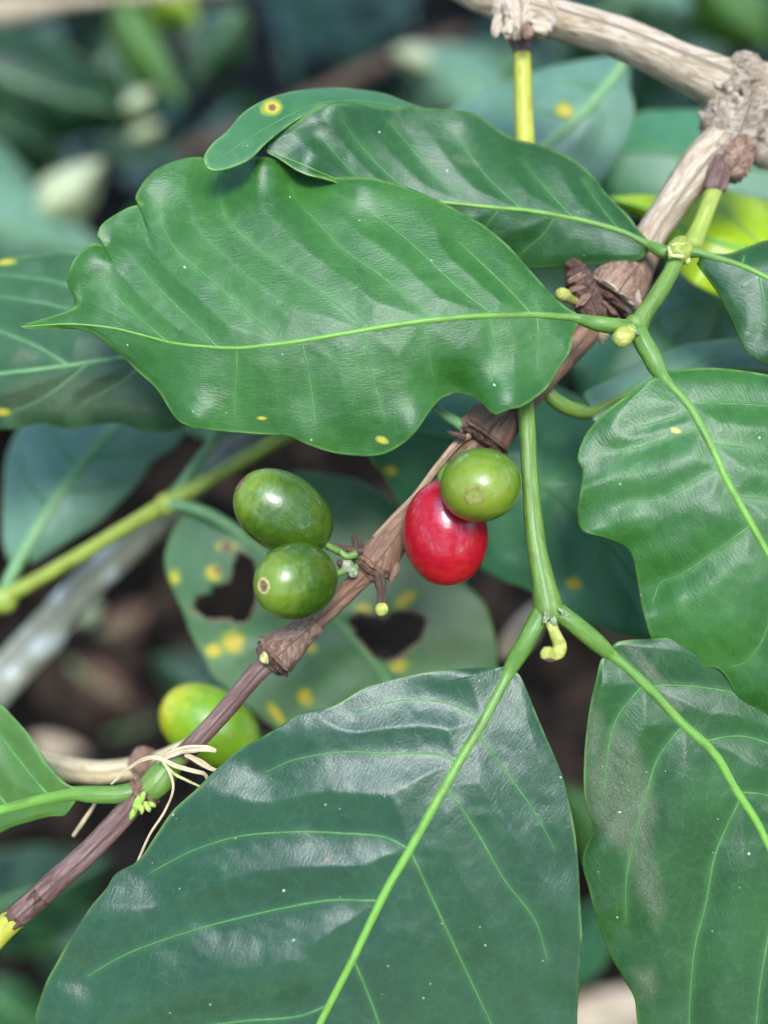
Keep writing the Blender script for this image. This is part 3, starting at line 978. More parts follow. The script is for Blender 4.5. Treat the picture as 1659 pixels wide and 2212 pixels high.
# node with the fruit stalk stubs
knot('node', [(872, 1140, 1, 32), (848, 1168, 1, 36), (828, 1194, 1, 40), (812, 1216, 1, 42)], M_bark_br, branch, amp=.06, fs=2.6, seed=26)
rim(806, 1222, 1, 42, 128, M_bark_br, seed=27, h=7)
rim(797, 1233, 1, 35, 128, M_scale, seed=28, h=9, amp=.28)
for (x, y, d, r, ax, dv, m_) in [(775, 1168, 0, 12, (.45, .4, 1.6), (-.4, -1, 0), M_scale), (763, 1168, 0, 9, (.4, .4, 1.7), (-.1, -1, 0), M_scale), (852, 1236, -.5, 20, (.5, .4, 1.3), (-.3, 1, 0), M_bark_node)]:
    lumps('bark_scale', [(x, y, d, r, ax, dv)], m_, branch, 0.35)
tube('stalk_stub', [(782, 1192, -.5, 11), (750, 1188, -1, 9), (724, 1183, -1, 9), (706, 1180, -.5, 8)], M_scale, branch, seg=12, step=3, rough=0.12, rs=2)
tube('stalk_stub', [(770, 1196, -1.5, 9), (748, 1202, -2, 8), (735, 1190, -2, 6)], M_stem, branch, seg=12, step=3, rough=0.12, rs=2)
lumps('stalk_stub', [(748, 1224, -1.5, 17, (1, .8, .9), (1, 0, 0)), (762, 1236, -1.5, 12, (1, 1, 1), None)], M_nodewhite, branch, 0.2)
lumps('stalk_stub', [(733, 1216, -3, 7, (1, 1, 1), None)], M_scale, branch, 0.2)
tube('stalk_stub', [(818, 1240, -1, 15), (822, 1262, -1.5, 11), (824, 1285, -2, 9), (824, 1302, -2.2, 10)], M_scale, branch, seg=12, step=3, rough=0.15, rs=2)
lumps('bud_stub', [(825, 1316, -2.4, 14, (1, 1, 1.1), (0, 1, 0))], M_bud, branch, 0.15)
# lower flared node
knot('node', [(684, 1342, 1, 27), (650, 1370, 1, 32), (618, 1397, 1, 42), (602, 1410, 1, 46)], M_bark_node, branch, amp=.06, fs=2.6, seed=30)
rim(597, 1414, 1, 45, 138, M_bark_node, seed=31, h=6)
rim(588, 1422, 1, 41, 138, M_scale, seed=32, h=10, amp=.25)
rim(581, 1429, 1, 32, 138, M_scale, seed=33, h=9, amp=.3)
lumps('leaf_scar', [(572, 1422, -2.6, 12, (.9, .6, 1.1), (.5, 1, 0))], M_tipwhite, branch, 0.4)
# green node at the lower leaf
tube('green_node', [(385, 1632, -1.5, 22), (360, 1662, -2, 30), (340, 1688, -2.5, 33), (322, 1706, -2.5, 30)], M_stem, branch, seg=20, step=4, rough=0.03, rs=3)
rim(318, 1702, -2, 35, 140, M_bark_node, seed=35, h=7, amp=.22)
rim(308, 1714, -2, 33, 140, M_bark_br, seed=36, h=9, amp=.2)
for (x, y, d, r, dv) in [(298, 1736, -6.4, 15, (-.3, 1, 0)), (288, 1756, -6.2, 12, (-.4, 1, 0)), (308, 1722, -6.4, 11, (.3, -1, 0)), (318, 1742, -6, 11, (.6, 1, 0)), (327, 1737, -5.6, 9, (1, .5, 0)), (306, 1748, -6.6, 9, (.1, 1, 0))]:
    lumps('flower_bud', [(x, y, d, r, (.62, .62, 1.25), dv)], M_budgreen, branch, 0.12)

# leaf on the lower node, and the long leaf reaching out behind the notched one
leaf('leaf', branch, [(165, 1712), (75, 1730), (0, 1750), (-120, 1790), (-320, 1850)],
     [(165, 1702), (145, 1695), (125, 1675), (100, 1645), (65, 1590), (30, 1550), (0, 1520), (-60, 1480), (-160, 1500), (-260, 1640), (-320, 1850)],
     [(165, 1726), (149, 1751), (137, 1761), (104, 1763), (60, 1775), (30, 1784), (0, 1798), (-90, 1850), (-200, 1890), (-320, 1852)],
     [-2, 2, 5, 9], [-2, 6, 9, 10], [-2, 3, 8, 10], M_leaf_k, veins=[[(110, 1722), (80, 1690), (40, 1640), (0, 1590), (-50, 1540)], [(20, 1744), (-20, 1700), (-80, 1640)]],
     vr=5, mr=(15, 5), petiole=[(300, 1706, -2, 20), (250, 1716, -2.5, 20), (200, 1716, -2.5, 19), (165, 1714, -2.5, 17)], seed=4, quilt=.8, ripple=(.3, .3), label='bright green leaf on a thick pale petiole')
leaf('leaf', branch, [(520, 735), (400, 752), (272, 771), (132, 793), (0, 808), (-160, 830), (-330, 880)],
     [(520, 730), (420, 640), (300, 572), (159, 547), (106, 549), (53, 554), (0, 564), (-120, 610), (-330, 870)],
     [(520, 745), (470, 880), (407, 919), (370, 930), (331, 933), (304, 929), (283, 920), (251, 913), (206, 916), (172, 923), (145, 926), (119, 920), (93, 913), (66, 917), (26, 926), (0, 927), (-120, 930), (-250, 920), (-330, 885)],
     [10, 12, 14, 18, 22], [14, 20, 22, 24, 26], [13, 17, 19, 22, 26], M_leaf_i,
     veins=[[(400, 752), (300, 690), (143, 616), (40, 597), (-40, 590)], [(150, 790), (79, 748), (0, 716), (-80, 690)], [(300, 768), (230, 700), (120, 660), (0, 640)], [(330, 764), (270, 820), (180, 870)], [(190, 786), (110, 850), (30, 890)]],
     vr=3.0, mr=(6, 4), petiole=[(1000, 920, 1, 14), (965, 898, 2, 11), (930, 874, 4, 10), (800, 800, 8, 10), (640, 745, 10, 9), (520, 735, 11, 8)], smat=M_vein_pale, pmat=M_vein_pale,
     spots=[(10, 566, 30, 10), (4, 889, 26, 11)], stains=[([(0, 820), (130, 800), (260, 790), (330, 860), (390, 910), (250, 905), (90, 905), (0, 915)], 70, .75), ([(40, 735), (90, 760), (80, 790), (20, 790)], 30, .7)],
     ripple=(.3, .5), rfreq=13, seed=5, quilt=.7, label='dusty olive leaf with a rippled lower margin')

# ================================================================== SHOOT WITH THE LARGE LEAVES
shoot = empty('leafy_shoot', 1546, 385, 10, 'green side shoot with four large leaves below the gnarled node, the foremost leaf notched', 'leafy shoot', 'green leafy side shoots')
tube('shoot_base', [(1560, 352, 9, 26), (1552, 376, 8, 26), (1546, 398, 7, 25), (1543, 412, 7, 23)], M_bark_pu, shoot, seg=18, step=3, rough=0.10, rs=2, seed=3)
tube('stem', [(1546, 404, 7, 19), (1528, 450, 6, 18), (1508, 500, 5, 20), (1492, 535, 3, 24)], M_stem_yg, shoot, seg=18, step=4, rough=0.02, rs=4)
tube('stem', [(1470, 536, 1.5, 21), (1462, 560, 0, 18), (1445, 595, -1.5, 18), (1418, 640, -3, 18), (1392, 676, -4, 19), (1378, 702, -4.5, 22), (1376, 716, -4.5, 20)], M_stem, shoot, seg=26, step=4, rough=0.04, rs=3, ridge=0.09, seed=5)
tube('node_ring', [(1474, 530, 1.5, 24), (1468, 542, .5, 27), (1463, 553, -.2, 26), (1460, 559, -.4, 22)], M_stem_yg, shoot, seg=22, step=2, rough=0.06, rs=2)
lumps('stipule', [(1447, 548, -1.2, 9, (.6, .6, 1.5), (.2, 1, 0)), (1462, 553, -2.4, 14, (.3, .3, 1.2), (1, .1, 0)), (1484, 560, -.8, 10, (.7, .6, 1.3), (.2, 1, 0)), (1470, 528, -1.0, 14, (.3, .4, 1.2), (1, -.05, 0))], M_tipwhite, shoot, 0.25)
lumps('node', [(1372, 704, -4.6, 26, (1, .9, 1), None)], M_stem, shoot, 0.06)
lumps('stipule', [(1358, 707, -7, 9, (.5, .5, 1.4), (1, .4, 0)), (1372, 717, -7, 9, (.5, .5, 1.4), (1, .8, 0)), (1352, 712, -7, 6, (.6, .5, 1.3), (1, .2, 0))], M_nodewhite, shoot, 0.3)
tube('bud', [(1362, 714, -5.5, 14), (1352, 722, -7, 20), (1342, 732, -8, 21), (1336, 739, -8.6, 14)], M_bud, shoot, seg=16, step=2, rough=0.05, rs=2)
lumps('bud', [(1302, 727, -1, 14, (1.2, .8, 1), (1, .3, 0))], M_straw, shoot, 0.35)

A_mid = [(1250, 688), (1150, 681), (1050, 683), (950, 690), (850, 703), (750, 720), (650, 737), (580, 746), (512, 752), (430, 748), (370, 740), (300, 722), (240, 708), (150, 700), (45, 706)]
A_up = [(1250, 680), (1215, 660), (1180, 625), (1140, 580), (1100, 535), (1050, 492), (1000, 462), (950, 436), (900, 414), (850, 396), (790, 384), (740, 384), (690, 382), (655, 376), (630, 358), (612, 346), (585, 340), (550, 341), (510, 352),
        (470, 350), (435, 341), (400, 343), (350, 360), (318, 385), (296, 418), (295, 434), (310, 442), (282, 447), (250, 464), (222, 484), (212, 502), (212, 514), (240, 526), (226, 531), (200, 527), (170, 549), (152, 580), (147, 610), (160, 636), (182, 651), (150, 672), (95, 690), (45, 703)]
A_lo = [(1250, 696), (1236, 722), (1229, 762), (1209, 792), (1179, 840), (1129, 877), (1100, 884), (1074, 895), (1060, 890), (1044, 872), (1025, 858), (989, 849), (965, 855), (949, 863), (929, 887), (894, 937), (860, 965), (825, 982), (780, 985), (720, 978), (665, 960), (620, 941), (560, 938),
        (500, 933), (440, 926), (410, 921), (385, 908), (365, 880), (340, 840), (300, 803), (272, 775), (250, 757), (220, 731), (185, 712), (120, 708), (45, 710)]
A_v = [[(1150, 681), (1105, 632), (1050, 578), (990, 522)], [(1069, 682), (994, 625), (904, 540), (839, 485), (770, 443), (715, 415)], [(934, 691), (829, 600), (750, 545), (690, 485), (652, 445), (625, 405)],
       [(795, 712), (700, 635), (600, 570), (525, 510), (488, 470), (474, 410)], [(612, 741), (500, 645), (440, 592), (385, 545), (352, 490), (340, 430)], [(470, 750), (390, 670), (320, 600), (270, 540)], [(360, 737), (280, 670), (220, 610)],
       [(512, 752), (511, 800), (508, 850), (508, 900)], [(652, 738), (665, 800), (675, 860), (680, 915)], [(785, 714), (800, 790), (815, 850), (830, 905)], [(912, 694), (924, 760), (938, 825)], [(1060, 684), (1065, 745), (1063, 825)], [(1160, 682), (1163, 735), (1160, 795)]]


def a_extra(Q, t, s):
    # margin curls at the lobes near the tip and at the bite in the lower margin
    w = np.zeros(len(Q))
    for (x, y, r, a) in [(310, 400, 80, -1.0), (285, 450, 40, .7), (190, 560, 70, -1.0), (235, 522, 34, .9), (170, 640, 50, .7), (470, 360, 90, 2.2), (560, 352, 60, -1.6), (660, 385, 70, 2.0), (780, 400, 70, -1.2),
                         (990, 850, 70, 2.2), (1100, 875, 80, -2.4), (900, 930, 70, -1.2), (780, 975, 80, 1.0), (650, 950, 70, -.8), (420, 910, 70, -1.4), (300, 800, 60, .8)]:
        w += a * np.exp(-((Q[:, 0] - x) ** 2 + (Q[:, 1] - y) ** 2) / (r * r * 0.6))
    return w


leaf('leaf', shoot, A_mid, A_up, A_lo, [-6, -10, -11, -10, -7, -5], [-6, -3, -2, -2, -4, -5], [-6, -8, -8, -7, -6, -5], M_leaf, veins=A_v, vr=2.8, mr=(9, 1.2),
     petiole=[(1366, 708, -5, 17), (1330, 705, -6.5, 18), (1290, 699, -7.5, 17), (1250, 689, -7.5, 14)], quilt=(0.85, .35), qw=54, step=5.0, seed=1, pw=1.25,
     spots=[(826, 950, 19, 10, 25), (566, 903, 13, 5)], proj=0.12, extra=a_extra, label='large notched leaf with lobed curling tip')

B_mid = [(1400, 528), (1340, 500), (1250, 475), (1150, 457), (1050, 447), (950, 437), (850, 430), (770, 405), (700, 376), (645, 352), (572, 322)]
B_up = [(1400, 522), (1377, 495), (1354, 465), (1314, 425), (1269, 370), (1219, 335), (1149, 310), (1109, 300), (1069, 277), (1039, 255), (1009, 242), (954, 237), (889, 233), (825, 235), (775, 227), (725, 225), (675, 240), (640, 266), (604, 290), (572, 316)]
B_lo = [(1400, 540), (1391, 556), (1370, 563), (1310, 568), (1240, 572), (1180, 578), (1140, 580), (1060, 600), (960, 590), (860, 540), (790, 462), (738, 402), (704, 388), (668, 380), (638, 367), (606, 346), (573, 328)]


def b_extra(Q, t, s):
    w = np.zeros(len(Q))
    for (x, y, r, a) in [(1000, 250, 90, -1.6), (1110, 300, 70, 1.4), (850, 250, 90, 1.2), (730, 240, 60, -1.4), (668, 350, 50, -1.2)]:
        w += a * np.exp(-((Q[:, 0] - x) ** 2 + (Q[:, 1] - y) ** 2) / (r * r * 0.6))
    return w


leaf('leaf', shoot, B_mid, B_up, B_lo, [2, 3, 2, 1, -2, -4], [3, 7, 8, 5, 0, -4], [3, 6, 7, 5, -2.5, -4], M_leaf_b,
     veins=[[(1340, 500), (1300, 450), (1260, 390)], [(1240, 473), (1190, 420), (1130, 350)], [(1130, 455), (1050, 380), (990, 300), (960, 262)], [(1010, 443), (940, 380), (880, 310), (840, 262)], [(900, 430), (820, 360), (760, 290), (735, 250)], [(800, 410), (740, 350), (690, 290)], [(1200, 465), (1170, 510), (1120, 550)], [(1080, 450), (1040, 500)]],
     vr=2.2, mr=(7.5, .8), petiole=[(1462, 548, 1, 15), (1435, 545, .5, 15), (1415, 536, 1, 13), (1400, 528, 1.5, 11)], smat=M_vein_dim, quilt=.7, qw=40, step=5.5, seed=2, pw=1.2,
     stains=[([(975, 335), (1030, 345), (1040, 360), (985, 360)], 20, .8)], extra=b_extra, label='broad leaf behind the notched one')

leaf('leaf', shoot, [(1427, 811), (1488, 878), (1519, 933), (1549, 994), (1570, 1040), (1615, 1120), (1659, 1197), (1720, 1310), (1790, 1460), (1850, 1600)],
     [(1415, 815), (1366, 848), (1305, 893), (1274, 927), (1256, 958), (1247, 995), (1257, 1014), (1256, 1050), (1247, 1107), (1259, 1147), (1304, 1160), (1352, 1182), (1369, 1212), (1379, 1267), (1389, 1317), (1409, 1382), (1439, 1422), (1479, 1442), (1529, 1439), (1554, 1446), (1574, 1470),
      (1594, 1507), (1659, 1541), (1740, 1585), (1850, 1602)],
     [(1440, 803), (1457, 802), (1519, 796), (1580, 799), (1659, 811), (1760, 840), (1850, 950), (1900, 1150), (1905, 1400), (1852, 1596)],
     [-7, -11, -12, -12, -11], [-7, -7, -7, -8, -9], [-6, -6, -7, -8, -10], M_leaf,
     veins=[[(1494, 885), (1440, 905), (1370, 925)], [(1515, 925), (1429, 952), (1354, 972), (1300, 975)], [(1556, 1010), (1429, 1077), (1359, 1087), (1320, 1125)], [(1622, 1135), (1479, 1237), (1429, 1257), (1410, 1300)], [(1690, 1255), (1650, 1375), (1611, 1429), (1580, 1440)],
            [(1484, 872), (1580, 872), (1659, 878), (1720, 890)], [(1532, 958), (1600, 966), (1680, 980), (1760, 1010)], [(1585, 1070), (1659, 1080), (1740, 1110)]],
     vr=2.8, mr=(11, 5), petiole=[(1378, 712, -5, 18), (1388, 738, -6, 21), (1405, 766, -6.5, 21), (1418, 792, -7.2, 20), (1434, 818, -8, 16)], quilt=.6, step=5.5, seed=3, ripple=(.6, .3), rfreq=11,
     spots=[(1461, 931, 16, 7, 20)], label='big wavy edged leaf with a bright lime midrib')

leaf('leaf', shoot, [(1520, 549), (1540, 556), (1602, 575), (1659, 602), (1760, 660), (1900, 760), (2000, 860)],
     [(1520, 545), (1555, 550), (1580, 548), (1614, 535), (1659, 520), (1760, 510), (1900, 600), (2000, 855)],
     [(1514, 556), (1506, 568), (1520, 590), (1540, 617), (1560, 647), (1585, 704), (1600, 739), (1612, 760), (1634, 778), (1659, 793), (1740, 840), (1880, 900), (2000, 868)],
     [0, -3, -5, -6], [1, 3, 3, 0], [1, -1, -2, -3], M_leaf_b, veins=[[(1602, 574), (1607, 556), (1613, 530)], [(1640, 595), (1650, 660), (1640, 720)], [(1700, 625), (1720, 570)]], vr=3, mr=(8, 4),
     petiole=[(1476, 546, 1, 14), (1500, 545, .5, 12), (1522, 550, .2, 10)], quilt=.6, seed=7, ripple=(.3, .4), label='leaf cut off by the picture edge, with a forked vein')

# ================================================================== SHOOT HANGING WITH THE TWO LOWER LEAVES
shoot2 = empty('leafy_shoot', 1125, 840, 2, 'drooping green shoot ending in a curled yellow bud between two large dark leaves', 'leafy shoot', 'green leafy side shoots')
tube('stem', [(1118, 815, 2, 18), (1130, 850, 0, 18), (1137, 900, -2, 17.5), (1143, 1000, -4, 17), (1149, 1090, -6, 19), (1159, 1180, -7, 21), (1174, 1260, -8, 26), (1184, 1310, -8.5, 31), (1188, 1334, -8.5, 27)], M_stem, shoot2, seg=30, step=4, rough=0.04, rs=4, ridge=0.10, seed=6)
lumps('node_crust', [(1180, 1334, -11.0, 9, (1.3, .5, .7), (1, .2, 0)), (1196, 1341, -11.0, 10, (1.2, .5, .6), (1, -.1, 0)), (1212, 1320, -10.4, 7, (.6, .5, 1.3), (.8, 1, 0)), (1224, 1327, -10, 7, (.6, .5, 1.3), (1, .6, 0))], M_nodewhite, shoot2, 0.45)
tube('curled_bud', [(1190, 1345, -10, 13), (1196, 1362, -10.5, 12), (1203, 1378, -11, 13), (1209, 1394, -11.4, 15), (1206, 1409, -12, 15), (1193, 1414, -12.4, 14), (1181, 1410, -12.8, 14), (1178, 1422, -12.8, 11)], M_bud, shoot2, seg=16, step=2.5, rough=0.05, rs=2)
lumps('bud_mouth', [(1188, 1426, -14, 7, (1.6, .6, .6), (0, 1, 0))], M_scale, shoot2, 0.2)

G_mid = [(1098, 1452), (1070, 1508), (1039, 1565), (994, 1640), (929, 1755), (879, 1845), (829, 1932), (760, 2075), (690, 2212), (640, 2330), (600, 2450), (560, 2640)]
G_l = [(1092, 1440), (1065, 1444), (1029, 1445), (929, 1452), (829, 1473), (780, 1490), (720, 1525), (650, 1542), (600, 1572), (560, 1596), (515, 1620), (470, 1660), (425, 1705), (375, 1750), (340, 1800), (300, 1857), (252, 1886), (230, 1920), (200, 1955), (160, 2015), (120, 2085), (95, 2135), (75, 2212),
       (75, 2320), (140, 2440), (280, 2560), (420, 2620), (560, 2650)]
G_r = [(1112, 1448), (1124, 1462), (1140, 1499), (1156, 1540), (1184, 1605), (1214, 1675), (1229, 1735), (1242, 1800), (1249, 1875), (1254, 1975), (1257, 2025), (1252, 2100), (1247, 2175), (1240, 2240), (1190, 2350), (1080, 2460), (880, 2580), (560, 2650)]
G_v = [[(1044, 1556), (980, 1522), (904, 1511), (829, 1520), (770, 1540)], [(990, 1648), (940, 1628), (829, 1627), (740, 1625), (640, 1640), (575, 1668)], [(885, 1835), (829, 1808), (740, 1800), (645, 1797), (520, 1806), (415, 1838), (325, 1885)],
       [(822, 1945), (790, 1945), (700, 1946), (550, 1975), (400, 2015), (275, 2060), (190, 2108)], [(712, 2170), (640, 2196), (520, 2206), (420, 2225), (280, 2290)], [(1030, 1582), (1109, 1690), (1149, 1745), (1199, 1835)],
       [(962, 1697), (1029, 1795), (1089, 1900), (1154, 1985), (1182, 2070)], [(885, 1835), (954, 1985), (994, 2070), (1062, 2215), (1090, 2290)], [(763, 2070), (815, 2200), (850, 2330)]]
leaf('leaf', shoot2, G_mid, G_l, G_r, [-9, -13, -14, -14, -12], [-9, -9, -8, -9, -11], [-9, -10, -9, -9, -11], M_leaf_g, veins=G_v, vr=3.0, mr=(12.5, 6), vmat=M_vein_g,
     petiole=[(1170, 1325, -8.5, 22), (1152, 1356, -9.5, 21), (1135, 1390, -10, 20), (1116, 1420, -10, 20), (1098, 1453, -10.5, 17)], quilt=(1.25, .6), qw=70, step=5.5, seed=6, ripple=(.45, .3), rfreq=10, pw=1.2, edgew=6,
     brown=[(708, 1858, 5)], label='largest dark leaf with bluish sheen')
H_mid = [(1318, 1412), (1379, 1464), (1465, 1554), (1542, 1627), (1585, 1700), (1628, 1765), (1659, 1825), (1720, 1960), (1780, 2120), (1820, 2300), (1830, 2500)]
H_l = [(1304, 1416), (1297, 1430), (1289, 1468), (1276, 1520), (1265, 1597), (1261, 1670), (1263, 1726), (1275, 1765), (1282, 1790), (1270, 1820), (1260, 1845), (1258, 1870), (1271, 1915), (1289, 1984), (1314, 2052), (1344, 2108), (1370, 2155), (1379, 2212), (1410, 2310), (1500, 2420), (1650, 2500), (1830, 2520)]
H_r = [(1322, 1396), (1338, 1386), (1392, 1382), (1500, 1380), (1620, 1420), (1760, 1540), (1880, 1750), (1950, 2000), (1940, 2300), (1830, 2520)]
leaf('leaf', shoot2, H_mid, H_l, H_r, [-8, -9, -10, -12, -13], [-8, -5, -4, -6, -9], [-8, -7, -6, -7, -10], M_leaf_h,
     veins=[[(1390, 1478), (1331, 1554), (1310, 1648), (1305, 1720)], [(1475, 1566), (1422, 1636), (1396, 1713), (1370, 1812), (1353, 1898), (1352, 1990)], [(1600, 1722), (1546, 1842), (1525, 1949), (1499, 2057), (1488, 2212), (1490, 2300)], [(1690, 1895), (1660, 2020), (1640, 2140), (1630, 2260)],
            [(1400, 1484), (1465, 1481), (1572, 1494), (1660, 1530)], [(1515, 1603), (1594, 1590), (1659, 1606), (1740, 1650)], [(1592, 1711), (1659, 1719), (1740, 1760)]],
     vr=2.8, mr=(12.5, 5), petiole=[(1205, 1322, -8.5, 21), (1238, 1346, -9, 21), (1272, 1374, -9, 21), (1300, 1398, -9, 19), (1320, 1414, -9, 16)], quilt=.9, qw=45, step=5.5, seed=8, ripple=(.5, .3), rfreq=9,
     stains=[([(1276, 1530), (1300, 1530), (1300, 1620), (1330, 1570), (1370, 1590), (1400, 1680), (1420, 1740), (1410, 1830), (1440, 1960), (1420, 2010), (1370, 1920), (1360, 1850), (1330, 1830), (1290, 1800), (1265, 1710), (1266, 1610)], 60, 1.0),
             ([(1345, 1392), (1380, 1400), (1440, 1470), (1480, 1530), (1465, 1540), (1400, 1465)], 22, 1.0), ([(1360, 2090), (1420, 2080), (1430, 2150), (1380, 2170)], 40, .7)],
     label='dark leaf with a dusty tan film along its margin')

# ================================================================== OTHER LEAVES AND SHOOTS NEARBY
yshoot = empty('leafy_shoot', 1120, 60, 15, 'yellow stemmed shoot hanging from the upper pale branch with a rust spotted leaf tip', 'leafy shoot', 'green leafy side shoots')
tube('shoot_base', [(1116, 52, 14, 27), (1122, 80, 14, 26), (1126, 104, 14, 22), (1127, 116, 14, 20)], M_bark_pu, yshoot, seg=18, step=3, rough=0.12, rs=2, seed=8)
tube('stem', [(1127, 108, 14, 19), (1129, 160, 14, 19), (1131, 230, 13.5, 20), (1134, 305, 13, 21), (1136, 370, 12, 22)], M_stem_y, yshoot, seg=18, step=5, rough=0.02, rs=4)
leaf('leaf', yshoot, [(1080, 330), (960, 268), (830, 226), (700, 222), (590, 268), (500, 325), (446, 360)],
     [(1080, 322), (980, 258), (889, 226), (829, 203), (750, 192), (700, 191), (640, 197), (590, 210), (550, 228), (520, 250), (490, 285), (460, 310), (442, 335), (441, 352), (446, 362)],
     [(1080, 338), (960, 300), (830, 268), (740, 245), (700, 230), (675, 240), (625, 270), (575, 310), (540, 345), (500, 363), (470, 370), (455, 368), (446, 364)],
     [11, 9, 6, 1, -5, -9], [12, 11, 9, 4, -3, -9], [11, 9, 5, -1, -6, -9], M_leaf_c, mr=(4, 1.5), petiole=[(1136, 368, 12, 14), (1110, 350, 11.5, 10), (1080, 330, 11.5, 6)], pmat=M_vein_dim, seed=9, quilt=0,
     spots=[(586, 233, 30, 22)], brown=[(588, 234, 8)], label='pale leaf tip with an orange rust spot')

lf = empty('coffee_leaf', 1660, 500, 30, 'bright lime young leaf behind the green stem, glossy at the right edge', 'leaf')
leaf('blade', lf, [(1830, 520), (1700, 535), (1600, 535), (1500, 505), (1420, 460), (1318, 428)],
     [(1830, 505), (1760, 450), (1659, 432), (1614, 422), (1570, 410), (1500, 414), (1421, 420), (1360, 422), (1318, 426)],
     [(1830, 540), (1740, 630), (1650, 645), (1570, 645), (1520, 625), (1470, 590), (1440, 540), (1400, 480), (1360, 460), (1318, 432)],
     [30, 29, 27, 30, 34], [32, 36, 36, 35, 36], [28, 24, 26, 32, 36], M_leaf_lime, mr=(10, 3), pmat=M_vein, seed=10, quilt=0, ripple=(1.0, 1.0), veins=[[(1650, 536), (1600, 490), (1560, 450)], [(1720, 533), (1690, 480), (1650, 450)]], vr=4, step=7)

lf = empty('coffee_leaf', 1353, 130, 45, 'pale bluish leaf with one yellow dot under the upper pale branch', 'leaf')
leaf('blade', lf, [(1358, 122), (1296, 205), (1230, 274), (1184, 311), (1100, 370), (980, 430), (880, 470)],
     [(1352, 118), (1290, 126), (1214, 139), (1144, 159), (1091, 179), (1015, 212), (950, 260), (900, 340), (880, 468)],
     [(1364, 124), (1359, 185), (1369, 245), (1340, 330), (1270, 420), (1120, 480), (980, 490), (880, 474)],
     [44, 42, 44, 50], [50, 52, 54, 54], [46, 46, 50, 54], M_leaf_pale, mr=(14, 6), pmat=M_vein_pale, seed=11, quilt=.6, spots=[(1220, 240, 24)], veins=[[(1300, 200), (1240, 180), (1180, 180)], [(1240, 264), (1160, 240), (1080, 240)], [(1290, 212), (1300, 280), (1270, 340)]], smat=M_vein_dim, step=7)

lf = empty('coffee_leaf', 1700, 330, 55, 'broad plain green leaf filling the space behind the gnarled node', 'leaf')
leaf('blade', lf, [(1880, 380), (1700, 370), (1550, 350), (1400, 330), (1225, 345)],
     [(1880, 370), (1760, 240), (1620, 230), (1500, 238), (1400, 240), (1360, 255), (1290, 280), (1240, 320), (1225, 342)],
     [(1880, 390), (1760, 490), (1600, 500), (1450, 490), (1340, 440), (1260, 380), (1225, 350)],
     [55, 54, 56, 60], [64, 68, 66, 64], [55, 55, 58, 62], M_leaf_bg, mr=(9, 4), pmat=M_vein_dim, seed=12, quilt=.8, qw=60, veins=[[(1700, 370), (1640, 320), (1560, 270)], [(1580, 354), (1500, 300), (1420, 262)], [(1460, 338), (1390, 300), (1330, 285)]], smat=M_vein_dim, step=8)

lf = empty('coffee_leaf', 1500, 620, 42, 'soft bluish green leaf seen through the fork of the green shoot', 'leaf')
bg_leaf('blade', lf, (1760, 640), (1330, 740), 130, (42, 50), M_leaf_pale, seed=13, fold=5, step=8)
lf = empty('coffee_leaf', 1330, 700, 50, 'plain green leaf just under the knob of the shoot, beside the twig', 'leaf')
leaf('blade', lf, [(1450, 660), (1380, 720), (1320, 790), (1270, 880), (1255, 960)], [(1450, 650), (1340, 690), (1250, 750), (1234, 787), (1246, 830), (1250, 900), (1255, 955)], [(1450, 670), (1450, 760), (1400, 860), (1330, 940), (1258, 962)],
     [48, 46, 50], [54, 54, 54], [48, 46, 52], M_leaf_bg, mr=(8, 3), pmat=M_vein_dim, seed=14, quilt=0, step=8)

lf = empty('coffee_leaf', 1180, 836, 12, 'bluish grey leaf on a bent stalk partly covered by the wavy edged leaf', 'leaf')
leaf('blade', lf, [(1280, 888), (1340, 860), (1440, 822), (1560, 800), (1700, 810), (1850, 860)],
     [(1272, 878), (1262, 850), (1311, 823), (1372, 790), (1421, 765), (1488, 744), (1589, 732), (1680, 735), (1780, 780), (1850, 855)],
     [(1276, 900), (1290, 915), (1350, 940), (1480, 960), (1620, 950), (1760, 920), (1850, 866)],
     [10, 12, 13, 16, 20], [12, 20, 20, 22, 24], [10, 8, 8, 12, 20], M_leaf_pale, mr=(9, 4), petiole=[(1150, 790, 8, 13), (1172, 826, 7, 14), (1190, 856, 6.5, 16), (1220, 878, 7, 17), (1255, 890, 8, 17), (1282, 889, 9, 14)], pmat=M_stem, seed=15, quilt=.5,
     veins=[[(1340, 860), (1400, 810), (1460, 770)], [(1440, 822), (1520, 780), (1600, 750)]], smat=M_vein_dim, stains=[([(1280, 862), (1330, 862), (1340, 890), (1290, 895)], 20, 1.0)], step=7)

lf = empty('coffee_leaf', 860, 930, 26, 'green leaf with a yellow dot behind the red cherry and the hanging stem', 'leaf')
leaf('blade', lf, [(800, 940), (900, 935), (1020, 965), (1164, 1045), (1250, 1115), (1370, 1240), (1480, 1400)],
     [(800, 945), (801, 993), (829, 1025), (861, 1085), (940, 1170), (1029, 1222), (1079, 1252), (1139, 1274), (1200, 1310), (1265, 1343), (1320, 1364), (1390, 1382), (1480, 1402)],
     [(800, 930), (900, 870), (1050, 830), (1180, 830), (1300, 900), (1400, 1060), (1470, 1250), (1484, 1396)],
     [22, 24, 25, 26, 28], [26, 30, 30, 28, 30], [28, 34, 36, 34, 32], M_leaf_bg, mr=(7, 5), pmat=M_vein_dim, seed=16, quilt=.9, qw=34,
     veins=[[(1060, 985), (1110, 940), (1190, 890)], [(1164, 1045), (1220, 1010), (1300, 960)], [(1230, 1098), (1300, 1070), (1380, 1060)], [(1100, 1008), (1090, 1080), (1110, 1180)], [(1200, 1075), (1190, 1150), (1220, 1260)], [(1300, 1165), (1300, 1240), (1340, 1330)], [(960, 948), (940, 1020), (960, 1120)]], smat=M_vein_dim,
     spots=[(1240, 1260, 24, 20), (845, 1016, 20, 15)], step=6.5)

